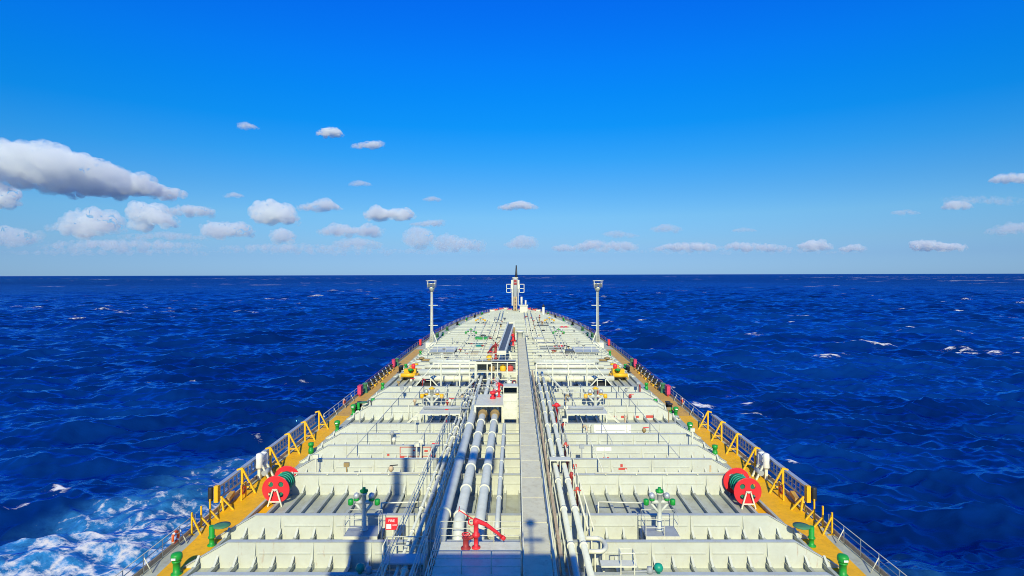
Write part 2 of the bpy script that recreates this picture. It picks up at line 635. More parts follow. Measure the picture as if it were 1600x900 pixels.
# ------------------------------------------------------------------ centre walkway
WX0, WX1, WZ = 0.64, 2.03, 2.55
ww = thing('centre_walkway', 'long raised cream walkway running forward down the middle of the deck', 'walkway', (1.33, 15, 0))
mb = MB()
y = 12.0
while y < 117:
    mb.box(WX0, WX1, y + 0.035, min(y + 3.5, 117) - 0.035, WZ - 0.10, WZ)
    y += 3.5
mb.box(WX0 + 0.02, WX1 - 0.02, 12, 117, WZ - 0.22, WZ - 0.11)
part('walkway_deck', mb, WALK, ww)
for x, s in ((WX0 - 0.03, -1), (WX1 + 0.03, 1)):
    mb = MB()
    for z in (0.38, 0.74, 1.1):
        mb.tube([(x, 12, WZ + z), (x, 117, WZ + z)], 0.028, 6)
    yy = 12.2
    while yy < 117:
        mb.tube([(x, yy, WZ - 0.15), (x, yy, WZ + 1.1)], 0.032, 6)
        yy += 1.75
    part('railing', mb, RAILW, ww)
yy = 15.4
while yy < 115:
    mb = MB()
    for x in (WX0 + 0.12, WX1 - 0.12):
        mb.bar((x, yy, 0.004), (x, yy, WZ - 0.22), 0.14, 0.14)
        mb.bar((x, yy - 1.2, WZ - 0.25), (x, yy, 1.0), 0.08, 0.08)
    mb.bar((WX0, yy, WZ - 0.28), (WX1, yy, WZ - 0.28), 0.12, 0.12)
    part('support_frame', mb, RAILW, ww)
    yy += 7.0

# ------------------------------------------------------------------ big cargo pipes


def big_pipe(name, x, r, z, y0, y1, lab, mat=PIPE, flange_step=5.3, off=0.0, end=True):
    t = thing(name, lab, 'pipe', (x, y0, 0), 'cargo pipes along the deck')
    pts = []
    if end:
        pts += [(x, y0 - 1.1, z - 1.5), (x, y0 - 0.9, z - 0.75), (x, y0 - 0.45, z - 0.2)]
    pts += [(x, y0, z), (x, y1, z)]
    if end:
        pts += [(x, y1 + r, z - 0.15 * r), (x, y1 + 1.7 * r, z - 0.7 * r), (x, y1 + 2.0 * r, z - 1.6 * r), (x, y1 + 2.0 * r, 0.15)]
    part('pipe_run', MB().tube(pts, r, 20), mat, t)
    yy = y0 + off
    while yy < y1 - 0.2:
        mb = MB().lathe((x, yy, z), [(r * 1.16, -0.13), (r * 1.2, -0.1), (r * 1.2, 0.1), (r * 1.16, 0.13)], 20, 'y')
        part('flange', mb, WHITE, t)
        yy += flange_step
    yy = y0 + 1.5
    while yy < y1:
        part('pipe_saddle', MB().box(x - r * 1.1, x + r * 1.1, yy - 0.1, yy + 0.1, 1.54, z - r * 0.75), GREY, t)
        yy += 7.0
    return t


big_pipe('cargo_pipe', -4.1, 0.36, 2.2, 34.0, 61.0, 'thick grey cargo pipe furthest left of the four, partly in shadow', off=1.0, flange_step=9.4)
big_pipe('cargo_pipe', -3.1, 0.33, 2.2, 34.2, 60.5, 'thick grey cargo pipe between the shaded left pipe and the third pipe', off=0.5, flange_step=4.1)
big_pipe('cargo_pipe', -1.87, 0.31, 2.2, 34.2, 60.5, 'thick grey cargo pipe passing just left of the red monitor', off=4.6, flange_step=4.1)
big_pipe('cargo_pipe', -0.84, 0.15, 2.2, 34.2, 54.5, 'thin grey pipe beside the left rail of the centre walkway', off=3.2, flange_step=3.4)
for px, ya in ((-3.1, 60.5), (-1.87, 60.5), (-0.84, 54.5)):
    pass
# forward continuation of the pipes
big_pipe('cargo_pipe', -3.3, 0.24, 2.1, 64.0, 96, 'grey cargo pipe running forward beyond the white pipe platform', off=2, flange_step=5)
big_pipe('cargo_pipe', -2.2, 0.24, 2.1, 64.0, 96, 'grey cargo pipe under the dark crane boom ahead of the platform', off=3, flange_step=5)
big_pipe('cargo_pipe', -4.4, 0.2, 2.1, 63.0, 110, 'slim grey pipe left of the pipes ahead of the platform', off=3, flange_step=7)
# brown valve bodies at the far pipe ends
for x, lab in ((-3.1, 'brown flanged joint on the second thick cargo pipe'), (-1.87, 'brown flanged joint on the third thick cargo pipe')):
    mb = MB().lathe((x, 58.2, 2.2), [(0.37, -0.9), (0.40, -0.8), (0.40, 0.0), (0.48, 0.05), (0.48, 0.2), (0.36, 0.25)], 20, 'y')
    solo('pipe_joint', mb, BRASS, lab, 'pipe joint', (x, 58.2, 2.2))

# side pipes right of the walkway
mb0 = [(3.25, 0.17, 'grey twin pipe nearer the walkway on its right side'), (3.95, 0.18, 'outer grey twin pipe right of the centre walkway')]
for x, r, lab in mb0:
    t = thing('service_pipe', lab, 'pipe', (x, 20, 0), 'twin grey pipes right of the walkway')
    part('pipe_run', MB().tube([(x, 20, 2.0), (x, 82, 2.0), (x, 82.3, 1.9), (x, 82.4, 1.5), (x, 82.4, 0.1)], r, 14), PIPE, t)
    yy = 31.4
    while yy < 80:
        part('flange', MB().lathe((x, yy, 2.0), [(r * 1.3, -0.09), (r * 1.3, 0.09)], 16, 'y'), WHITE, t)
        yy += 4.7
    yy = 29.4
    while yy < 80:
        part('pipe_saddle', MB().box(x - r * 1.2, x + r * 1.2, yy - 0.09, yy + 0.09, 1.54, 2.0 - r * 0.7), GREY, t)
        yy += 7.0
# insulated/lagged rings on twin pipes
mb = MB().box(2.55, 2.72, 20, 84, 1.85, 2.02)
mb.box(2.58, 2.69, 20, 84, 1.55, 1.85)
solo('cable_tray', mb, RUSTY, 'rust streaked narrow beam running beside the walkway twin pipes', 'cable tray', (2.63, 20, 1.5))
mb = MB()
for x in (2.32, 2.42, 2.95):
    mb.tube([(x, 20, 1.75), (x, 84, 1.75)], 0.045, 6)
solo('conduit_bundle', mb, PIPE, 'bundle of thin grey conduits squeezed beside the rusty beam', 'conduits', (2.4, 20, 1.7))
for x, z, r, lab in ((4.5, 1.75, 0.06, 'slim white line just right of the twin grey pipes'), (4.85, 1.7, 0.045, 'thinnest white line right of the twin grey pipes')):
    t = thing('service_pipe', lab, 'pipe', (x, 34, 0), 'slim lines right of the twin pipes')
    part('pipe_run', MB().tube([(x, 34, z), (x, 75, z)], r, 8), WHITE, t)
    for k in range(12):
        part('bracket', MB().bar((x, 34.6 + 3.5 * k, 0.004), (x, 34.6 + 3.5 * k, z - r), 0.05, 0.05), WHITE, t)
for i, (px, py) in enumerate(((886, 727), (893, 748), (884, 700), (880, 668), (902, 772))):
    p = Wp(px, py, 1.5)
    solo('red_hydrant', MB().lathe((p.x, p.y, 0.005), [(0.07, 0), (0.07, 1.5), (0.13, 1.55), (0.13, 1.95), (0.05, 2.0)], 8).tube([(p.x - 0.25, p.y, 1.75), (p.x + 0.25, p.y, 1.75)], 0.05, 6), DKRED if i % 2 else PRIMER, '%s little red standpipe in the row right of the twin pipes' % ORD[(2, 1, 3, 4, 0)[i]], 'hydrant', (p.x, p.y, 0), 'little red standpipes')
# white saddle box over the twin pipes
p = Wp(878, 718, 2.4)
t = thing('pipe_guard', 'white arched guard box straddling the twin pipes', 'pipe guard', (3.6, p.y, 0))
mb = MB()
mb.box(2.85, 4.45, p.y - 0.45, p.y + 0.35, 2.42, 2.5)
for x in (2.85, 3.6, 4.39):
    mb.box(x, x + 0.06, p.y - 0.45, p.y + 0.35, 1.6, 2.42)
part('cover', mb, WHITE, t)

# left bundle of small pipes and its hand rail
lp = [(-4.95, 1.95, 0.10, PIPE, 'small pipe nearest the thick shaded cargo pipe'), (-5.35, 1.9, 0.13, WHITE, 'white small pipe in the middle of the left bundle'), (-5.75, 1.85, 0.09, PIPE, 'small pipe on the outer left edge of the pipe bundle')]
for x, z, r, mat, lab in lp:
    t = thing('service_pipe', lab, 'pipe', (x, 18, 0), 'small pipes left of the cargo pipes')
    part('pipe_run', MB().tube([(x, 18, z), (x, 92, z)], r, 10), mat, t)
    yy = 22 + (x * 7) % 2
    while yy < 90:
        part('flange', MB().lathe((x, yy, z), [(r * 1.6, -0.05), (r * 1.6, 0.05)], 12, 'y'), WHITE, t)
        yy += 3.2
mb = MB()
for x in (-4.6, -6.15):
    for z in (2.35, 2.75, 3.1):
        mb.tube([(x, 24, z), (x, 56, z)], 0.022, 5)
    yy = 24.0
    while yy < 56:
        mb.tube([(x, yy, 0.1), (x, yy, 3.1)], 0.026, 5)
        yy += 1.75
solo('pipe_rail', mb, RAILW, 'thin railing enclosing the small pipe bundle on the left', 'railing', (-5.4, 24, 0.1))

# transverse service pipes across the girders
for s in (-1, 1):
    y = YK[3] + 0.0
    mb = MB().tube([(s * 6.2, y - 0.16, 1.68), (s * 16.4, y - 0.16, 1.68)], 0.06, 8)
    for i in range(5):
        mb.box(s * (7 + 2.3 * i) - 0.04, s * (7 + 2.3 * i) + 0.04, y - 0.2, y - 0.1, 1.54, 1.68)
    solo('cross_pipe', mb, WHITE, 'thin white pipe lying along the girder behind the %s hose reel' % SIDE[s], 'pipe', (s * 6.2, y, 1.6))
    mb = MB().tube([(s * 5.9, 39.4, 1.1), (s * 8.9, 39.2, 1.1)], 0.05, 8)
    mb.tube([(s * 5.9, 39.4, 1.1), (s * 5.9, 39.4, 0.1)], 0.05, 8)
    mb.tube([(s * 8.9, 39.2, 1.1), (s * 8.9, 39.2, 0.1)], 0.05, 8)
    solo('branch_pipe', mb, WHITE, 'thin white branch pipe over bare deck stiffeners on the %s' % SIDE[s], 'pipe', (s * 5.9, 39.4, 0.1))

# ------------------------------------------------------------------ foreground monitor platform
PX0, PX1, PY0, PY1, PZ = -3.75, 0.50, 22.0, 30.6, 2.6
t = thing('monitor_platform', 'square grey white platform carrying the nearest red water monitor', 'platform', ((PX0 + PX1) / 2, PY0, 0))
part('platform_deck', MB().box(PX0, PX1, PY0, PY1, PZ - 0.12, PZ), WHITE, t)
mb = MB()
for x in (PX0 + 0.1, PX1 - 0.1):
    for y in (PY0 + 0.1, PY1 - 0.1, 26):
        mb.bar((x, y, 0.004), (x, y, PZ - 0.12), 0.15, 0.15)
part('support_legs', mb, WHITE, t)
mb = MB()
for yy in (PY1 - 0.05, 27.4):
    for z in (0.35, 0.73, 1.1):
        mb.tube([(PX0, yy, PZ + z), (PX1, yy, PZ + z)], 0.024, 6)
    for i in range(4):
        x = PX0 + (PX1 - PX0) * i / 3
        mb.tube([(x, yy, PZ), (x, yy, PZ + 1.1)], 0.028, 6)
for x in (PX0 + 0.02,):
    for z in (0.35, 0.73, 1.1):
        mb.tube([(x, 20, PZ + z), (x, PY1 - 0.05, PZ + z)], 0.024, 6)
    for i in range(5):
        y = 22 + i * 2.1
        mb.tube([(x, y, PZ), (x, y, PZ + 1.1)], 0.028, 6)
part('railing', mb, RAILW, t)


def monitor(loc, label, ang=0.0, mat=RED, sc=1.0):
    x, y, z = loc
    t = thing('water_monitor', label, 'fire monitor', loc, 'red fire fighting monitors')
    part('riser', MB().lathe((x, y, z), [(0.22 * sc, 0), (0.22 * sc, 0.06 * sc), (0.11 * sc, 0.08 * sc), (0.11 * sc, 0.55 * sc), (0.19 * sc, 0.57 * sc), (0.19 * sc, 0.70 * sc), (0.12 * sc, 0.74 * sc), (0.12 * sc, 1.15 * sc), (0.16 * sc, 1.2 * sc), (0.16 * sc, 1.36 * sc), (0.07 * sc, 1.42 * sc)], 14), mat, t)
    ca, sa = math.cos(ang), math.sin(ang)

    def P(u, h):
        return (x + u * ca * sc, y + u * sa * sc, z + h * sc)
    b = MB().tube([P(-0.1, 1.38), P(0.12, 1.30), P(0.5, 1.12), P(1.0, 0.72), P(1.32, 0.42)], [0.13 * sc, 0.12 * sc, 0.10 * sc, 0.085 * sc, 0.075 * sc], 12)
    b.tube([P(1.28, 0.46), P(1.42, 0.33)], [0.11 * sc, 0.11 * sc], 12)
    part('barrel', b, mat, t)
    h = MB().tube([P(-0.05, 1.38), P(-0.42, 1.62), P(-0.85, 1.92)], 0.025 * sc, 6)
    h.tube([(P(-0.85, 1.92)[0], y - 0.16 * sc, P(0, 1.84)[2]), (P(-0.85, 1.92)[0], y + 0.16 * sc, P(0, 1.98)[2])], 0.022 * sc, 6)
    h.torus(P(-0.22, 1.30), 0.16 * sc, 0.028 * sc, 'y', 16, 6)
    part('aiming_handle', h, mat, t)
    v = MB().lathe((x - 0.5 * sc, y - 0.1, z), [(0.24 * sc, 0), (0.24 * sc, 0.08 * sc), (0.14 * sc, 0.1 * sc), (0.14 * sc, 0.5 * sc), (0.2 * sc, 0.55 * sc)], 12)
    v.tube([(x - 0.5 * sc, y - 0.1, z + 0.45 * sc), (x, y, z + 0.62 * sc)], 0.09 * sc, 10)
    vv = part('stop_valve', v, DKRED, t)
    w = MB().torus((x - 0.5 * sc, y - 0.1, z + 0.72 * sc), 0.19 * sc, 0.022 * sc, 'z', 18, 6)
    w.tube([(x - 0.5 * sc, y - 0.1, z + 0.5 * sc), (x - 0.5 * sc, y - 0.1, z + 0.74 * sc)], 0.025 * sc, 6)
    w.tube([(x - 0.69 * sc, y - 0.1, z + 0.72 * sc), (x - 0.31 * sc, y - 0.1, z + 0.72 * sc)], 0.018 * sc, 6)
    part('handwheel', w, RED, vv, top=t)
    return t


p = Wp(743, 862, PZ)
monitor((p.x, p.y + 0.4, PZ), 'bright red water monitor on the near platform, barrel angled down right', 0.15, RED, 1.05)

# second platform over the pipes
t = thing('pipe_platform', 'white portal platform bridging the thick cargo pipes', 'platform', (-2.5, 58, 0))
part('platform_deck', MB().box(-3.95, -1.05, 58.2, 63.2, 2.95, 3.1), WHITE, t)
mb = MB()
for x in (-3.95, -1.2):
    for y in (58.2, 63.0):
        mb.box(x, x + 0.18, y, y + 0.18, 0.004, 2.95)
part('support_legs', mb, WHITE, t)
mb = MB()
for z in (0.4, 0.75, 1.1):
    mb.tube([(-3.9, 58.3, 3.1 + z), (-3.9, 63.1, 3.1 + z), (-1.1, 63.1, 3.1 + z)], 0.024, 6)
for x, y in ((-3.9, 58.3), (-3.9, 60.7), (-3.9, 63.1), (-2.5, 63.1), (-1.1, 63.1)):
    mb.tube([(x, y, 3.1), (x, y, 4.2)], 0.028, 6)
part('railing', mb, RAILW, t)
monitor((-1.55, 62.0, 3.1), 'red water monitor on the white portal platform over the pipes', 0.9, RED, 1.05)
solo('relief_valve', MB().lathe((-2.2, 61.2, 3.1), [(0.3, 0), (0.3, 0.15), (0.16, 0.2), (0.16, 0.5), (0.32, 0.55), (0.32, 0.75), (0.1, 0.8)], 14), RED, 'round red valve on the platform just left of the second monitor', 'valve', (-2.2, 61.2, 3.1))

# white cabinet beside the walkway
t = thing('tall_cabinet', 'tall white cabinet with a dark opening at its top beside the walkway', 'cabinet', (-0.3, 57.6, 0))
mb = MB()
x0, x1, y0, y1 = -1.0, 0.42, 57.3, 58.6
mb.box(x0, x1, y0, y1, 1.95, 2.05)
mb.box(x0, x0 + 0.07, y0, y1, 2.05, 5.1)
mb.box(x1 - 0.07, x1, y0, y1, 2.05, 5.1)
mb.box(x0, x1, y1 - 0.05, y1, 2.05, 5.1)
mb.box(x0, x1, y0, y1 + 0.2, 5.1, 5.2)
for i in range(3):
    mb.box(x0 + 0.08, x1 - 0.08, y0 + 0.02, y0 + 0.07, 2.06 + i * 0.82, 2.06 + i * 0.82 + 0.8)
part('body', mb, WHITE, t)
mb = MB()
for x in (x0, x1 - 0.1):
    for y in (y0, y1 - 0.1):
        mb.box(x, x + 0.1, y, y + 0.1, 0.004, 1.95)
part('stand', mb, WHITE, t)
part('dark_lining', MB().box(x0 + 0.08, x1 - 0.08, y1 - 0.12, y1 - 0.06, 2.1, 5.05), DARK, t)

# ------------------------------------------------------------------ port/starboard deck outfit


def side_rail(s, y0, y1, mat, label, hgt=1.12, step=1.7, inset=0.22, brace=2, barmat=None):
    t = thing('side_railing', label, 'railing', (s * (half(y0) - inset), y0, 0), 'ship side railings')
    n = max(2, int((y1 - y0) / 1.7))
    yy = [y0 + (y1 - y0) * i / n for i in range(n + 1)]
    for z in (0.42, 0.78, hgt):
        pts = [(s * (half(y) - inset), y, z) for y in yy]
        part('rail_bar', MB().tube(pts, 0.026, 6), barmat or mat, t)
    base = None
    for i, y in enumerate(yy):
        x = s * (half(y) - inset)
        mb = MB().tube([(x, y, 0.004), (x, y, hgt)], 0.034, 6)
        if brace and i % brace == 0:
            mb.tube([(x - s * 0.42, y + 0.1, 0.004), (x - s * 0.02, y, hgt * 0.82)], 0.03, 6)
        part('post', mb, mat, t)
    return t


for s in (-1, 1):
    L = SIDE[s]
    side_rail(s, 15, 37.4, RAILW, 'near white %s side railing from the picture bottom to the yellow posts' % L)
    side_rail(s, 62.5, 79.5, RAILW, 'white %s side railing between the yellow frames and the lifebuoy' % L, step=1.5)
    side_rail(s, 80, 99, RAILR, 'dark rusted %s side railing beside the black fairlead blocks' % L)
    side_rail(s, 100, 128, RAILW, 'pale %s side railing beside the manifold' % L, brace=0, barmat=RAILR)
    side_rail(s, 128.2, 150, RAILR, 'faded red %s side railing by the light mast' % L, brace=0)
    side_rail(s, 151, 222, RAILW, 'thin curved %s side railing running round the bow' % L, brace=0, barmat=RAILR)

# --- hose reels
reel = thing('rope_reel', 'red flanged reel of green rope on the left yellow deck edge', 'rope reel', (-17.0, 41.4, 0), 'red rope reels')
rx, ry, rz, rr = -17.0, 41.4, 1.16, 0.95


def circ(cx, cy, r, n=40):
    return [(cx + r * math.cos(2 * math.pi * i / n), cy + r * math.sin(2 * math.pi * i / n)) for i in range(n)]


spl = [circ(0, 0, rr)] + [circ(0.52 * math.cos(a), 0.52 * math.sin(a), 0.19, 20) for a in (R(45), R(135), R(225), R(315))]
for yo in (0.0, 2.05):
    M = Matrix.Translation((0, yo, rz)) @ Matrix.Rotation(R(90), 4, 'X')
    fl = mesh_part('reel_flange', curve_mesh('reel_flange', spl, 0.06, RED, M), reel)
    rim = MB().torus((rx, ry + yo, rz), rr, 0.045, 'y', 40, 6)
    part('rim', rim, RED, fl, top=reel)
mb = MB()
prof = []
nw = 46
for i in range(nw + 1):
    u = i / nw
    prof.append((0.58 + 0.03 * abs(math.sin(i * math.pi / 2)) + 0.05 * math.sin(u * 9) * 0.5, 0.06 + u * 1.93))
mb.lathe((rx, ry, rz), prof, 28, 'y')
part('rope_coil', mb, ROPE, reel)
mb = MB()
for k in range(5):
    mb.torus((rx, ry + 0.4 + 0.3 * k, rz), 0.63, 0.035, 'y', 30, 6)
part('rope_turns', mb, TEAL, reel)
part('axle', MB().tube([(rx, ry - 0.22, rz), (rx, ry + 2.25, rz)], 0.07, 10), GREY, reel)
for yo in (-0.18, 2.22):
    mb = MB()
    for dx in (-1, 1):
        mb.bar((rx + dx * 0.5, ry + yo, 0.01), (rx + dx * 0.14, ry + yo, rz + 0.06), 0.09, 0.09)
    mb.bar((rx - 0.19, ry + yo, rz + 0.05), (rx + 0.19, ry + yo, rz + 0.05), 0.09, 0.09)
    mb.bar((rx - 0.40, ry + yo, 0.35), (rx + 0.40, ry + yo, 0.35), 0.08, 0.08)
    part('support_frame', mb, WHITE, reel)
copy_thing(reel, (16.75, 41.0, 0), 'red flanged reel of green rope on the right yellow deck edge', mirror=True)

# --- accommodation ladders (gangways) stowed outside the rail
for s in (-1, 1):
    L = SIDE[s]
    y0, y1 = 41.0, 61.0
    x = s * 20.95
    t = thing('boarding_ladder', 'long grey boarding ladder stowed on edge along the %s ship side' % L, 'gangway', (x, y0, 0.3), 'stowed boarding ladders')
    mb = MB()
    mb.box(x - 0.07, x + 0.07, y0, y1, 0.55, 0.72)
    mb.box(x - 0.07, x + 0.07, y0, y1, 1.42, 1.56)
    part('stringers', mb, GALV, t)
    mb = MB()
    yy = y0 + 0.2
    while yy < y1:
        mb.box(x - 0.05, x + 0.05, yy, yy + 0.09, 0.72, 1.42)
        yy += 0.62
    mb.box(x - 0.02, x + 0.02, y0 + 0.1, y1 - 0.1, 1.0, 1.04)
    part('treads', mb, GALV, t)
    mb = MB()
    mb.box(min(x + s * 0.08, x + s * 0.42), max(x + s * 0.08, x + s * 0.42), y0, y1, 1.36, 1.44)
    part('side_plate', mb, GALV, t)
    mb = MB()
    mb.box(x - 0.14, x + 0.14, y0 - 0.32, y0 - 0.02, 0.5, 1.66)
    part('end_plate', mb, YEL, t)
    mb = MB().lathe((x + s * 0.42, y0 - 0.2, 0.6), [(0.16, 0), (0.18, 0.1), (0.18, 0.85), (0.16, 0.95)], 12)
    part('end_roller', mb, BLACK, t)
    # stowing frames: A shaped, yellow
    for i, yf in enumerate((60.6, 56.6, 52.6, 48.6, 43.6)):
        xi = s * 20.45
        g = thing('stowing_frame', '%s yellow A shaped ladder stay along the %s side' % (ORD[4 - i], L), 'ladder stay', (xi, yf, 0), 'yellow ladder stays')
        part('upright', MB().bar((xi, yf, 0.004), (xi, yf, 1.95), 0.14, 0.16), YEL, g)
        part('brace', MB().bar((xi - s * 0.95, yf + 0.1, 0.004), (xi - s * 0.03, yf, 1.85), 0.13, 0.12), YEL, g)
        part('cross_tie', MB().bar((xi - s * 0.70, yf + 0.07, 0.5), (xi, yf, 0.5), 0.09, 0.09), YEL, g)
        part('arm', MB().bar((xi, yf, 1.92), (xi + s * 0.40, yf, 1.8), 0.12, 0.12), YEL, g)
    # canvas covered davit winch
    yw = 48.0 - 1.6
    xw = s * 20.1
    g = thing('davit_winch', 'canvas covered white davit standing at the %s boarding ladder' % L, 'davit', (xw, yw, 0), 'covered davits')
    mb = MB()
    for dy in (0, 0.75):
        mb.bar((xw + s * 0.3, yw + dy, 0.004), (xw + s * 0.3, yw + dy, 2.05), 0.22, 0.22)
        mb.bar((xw - s * 0.5, yw + dy, 0.004), (xw + s * 0.25, yw + dy, 1.5), 0.13, 0.13)
    part('posts', mb, WHITE, g)
    mb = MB()
    mb.lathe((xw + s * 0.3, yw - 0.02, 0.95), [(0.26, 0), (0.31, 0.1), (0.27, 0.45), (0.30, 0.8), (0.26, 1.12), (0.1, 1.2)], 6)
    mb.lathe((xw + s * 0.25, yw + 0.78, 0.85), [(0.24, 0), (0.33, 0.15), (0.29, 0.5), (0.31, 0.85), (0.24, 1.1), (0.08, 1.17)], 7)
    mb.box(min(xw, xw + s * 0.5), max(xw, xw + s * 0.5), yw, yw + 0.8, 1.45, 1.95)
    part('canvas_cover', mb, CLOTH, g)
    part('drum', MB().tube([(xw - s * 0.1, yw - 0.1, 0.55), (xw - s * 0.1, yw + 0.85, 0.55)], 0.22, 12), GREY, g)
    # orange hose stand between ladder stays
    g = thing('hose_stand', 'small yellow stand with an orange hose beside the %s rope reel' % L, 'hose stand', (s * 19.9, 43.0, 0))
    mb = MB()
    for dy in (0, 0.7):
        mb.bar((s * 19.9, 42.3 + dy, 0.004), (s * 19.9, 42.3 + dy, 1.15), 0.09, 0.09)
    mb.bar((s * 19.9, 42.3, 1.1), (s * 19.9, 43.0, 1.1), 0.09, 0.09)
    part('frame', mb, YEL, g)
    part('hose', MB().torus((s * 19.9, 42.65, 0.65), 0.26, 0.07, 'x', 20, 8), ORANGE, g)
    # three yellow posts with brace where the gangway lands
    for j, (yp, hh) in enumerate(((36.9, 1.45), (38.0, 1.4), (39.1, 1.4))):
        nm = ['with a sloping brace, nearest the camera', 'in the middle of three', 'furthest of three before the ladder'][j]
        g = thing('landing_post', 'thin yellow %s landing post %s' % (L, nm), 'post', (s * 20.5, yp, 0), 'yellow landing posts')
        part('upright', MB().bar((s * 20.5, yp, 0.004), (s * 20.5, yp, hh), 0.09, 0.09), YEL, g)
        part('brace', MB().bar((s * 19.95, yp + 0.05, 0.004), (s * 20.47, yp, hh * (0.8 if j == 0 else 0.45)), 0.09, 0.09), YEL, g)
        part('toe_plate', MB().box(s * 20.5 - 0.28, s * 20.5 + 0.18, yp - 0.06, yp + 0.06, 0.006, 0.03), YEL, g)
    g = thing('landing_bracket', 'yellow tangled bracket under the near end of the %s boarding ladder' % L, 'bracket', (s * 20.4, 40.6, 0))
    mb = MB()
    mb.bar((s * 20.3, 40.5, 0.004), (s * 20.5, 40.6, 1.0), 0.12, 0.1)
    mb.bar((s * 19.7, 40.7, 0.004), (s * 20.5, 40.6, 0.95), 0.1, 0.1)
    mb.bar((s * 20.5, 40.2, 0.004), (s * 20.5, 40.6, 0.7), 0.1, 0.1)
    part('legs', mb, YEL, g)
    part('arm', MB().bar((s * 20.4, 41.2, 0.45), (s * 20.7, 42.6, 0.45), 0.3, 0.3), OCHRE, g)


# --- green mushroom vents and flap vents
def vent(loc, label, style='mushroom', hgt=1.25, mat=GREEN):
    x, y, z = loc
    t = thing('air_vent', label, 'air vent', loc, 'green air vents along the ship sides')
    if style == 'mushroom':
        part('pipe_stem', MB().lathe(loc, [(0.30, 0), (0.30, 0.05), (0.19, 0.06), (0.19, hgt * 0.55), (0.24, hgt * 0.57), (0.24, hgt * 0.64), (0.19, hgt * 0.66)], 14), mat, t)
        h0 = hgt * 0.66
        part('vent_head', MB().lathe((x, y, z + h0), [(0.2, 0), (0.27, 0.02), (0.30, 0.1), (0.30, 0.26), (0.26, 0.35), (0.15, 0.40), (0.03, 0.41)], 16), mat, t)
        part('label_plate', MB().box(x - 0.12, x + 0.12, y - 0.33, y - 0.29, z + h0 + 0.12, z + h0 + 0.22), WHITET, t)
    elif style == 'flap':
        part('pipe_stem', MB().lathe(loc, [(0.26, 0), (0.26, 0.05), (0.15, 0.06), (0.15, 0.45), (0.22, 0.47), (0.22, 0.55), (0.16, 0.57), (0.16, hgt)], 14), mat, t)
        s = -1 if x > 0 else 1
        part('open_flap', MB().lathe((x + s * 0.62, y, z + hgt + 0.02), [(0.5, -0.02), (0.5, 0.03), (0.2, 0.05)], 20), DKGREEN, t)
        part('hinge', MB().bar((x, y, z + hgt - 0.05), (x + s * 0.6, y, z + hgt), 0.14, 0.06), mat, t)
    else:
        part('pipe_stem', MB().lathe(loc, [(0.24, 0), (0.24, 0.4), (0.18, 0.42), (0.18, hgt * 0.7), (0.25, hgt * 0.72), (0.25, hgt), (0.05, hgt + 0.04)], 14), mat, t)
    return t


vl = [(-1, 276, 897, 'mushroom', 'bright green mushroom vent by the left rail near the picture bottom'),
      (-1, 331, 852, 'flap', 'faded green vent with an open flat flap on the left yellow strip'),
      (-1, 486, 708, 'drum', 'short green drum vent under the left ladder stays'),
      (-1, 527, 675, 'mushroom', 'green mushroom vent at the far end of the left ladder stays'),
      (-1, 552, 648, 'mushroom', 'green mushroom vent left of its leaning twin on the left side'),
      (-1, 560, 645, 'flap', 'green flap vent right behind the left mushroom vent pair'),
      (-1, 583, 635, 'drum', 'squat green drum at the left girder ends'),
      (-1, 598, 609, 'drum', 'small green vent beside the left black fairlead blocks'),
      (-1, 634, 578, 'drum', 'small green post left of the yellow manifold tray'),
      (-1, 657, 556, 'drum', 'slim green vent near the left light mast'),
      (-1, 692, 527, 'mushroom', 'green vent on the left bow deck just beyond the light mast'),
      (-1, 718, 512, 'drum', 'tiny green post on the left curve of the bow'),
      (1, 1317, 900, 'mushroom', 'bright green mushroom vent by the right rail near the picture bottom'),
      (1, 1268, 853, 'flap', 'green vent with an open flat flap on the right yellow strip'),
      (1, 1117, 712, 'drum', 'short green drum vent under the right ladder stays'),
      (1, 1078, 678, 'mushroom', 'green mushroom vent at the far end of the right ladder stays'),
      (1, 1056, 652, 'mushroom', 'green mushroom vent nearest the right lifebuoy'),
      (1, 1047, 650, 'drum', 'slim green vent just inboard of the right mushroom vent pair'),
      (1, 1024, 636, 'drum', 'squat green drum at the right girder ends'),
      (1, 1010, 609, 'drum', 'small green vent beside the right black fairlead blocks'),
      (1, 977, 578, 'drum', 'small green post right of the yellow manifold tray'),
      (1, 953, 556, 'drum', 'slim green vent near the right light mast'),
      (1, 918, 527, 'mushroom', 'green vent on the right bow deck just beyond the light mast'),
      (1, 893, 514, 'drum', 'tiny green post on the right curve of the bow')]
for s, px, py, st, lab in vl:
    p = Wp(px, py, 0)
    lim = half(p.y) - 0.75
    x = max(-lim, min(lim, p.x))
    vent((x, p.y, 0.005), lab, st, 1.2 if st != 'drum' else 0.95)
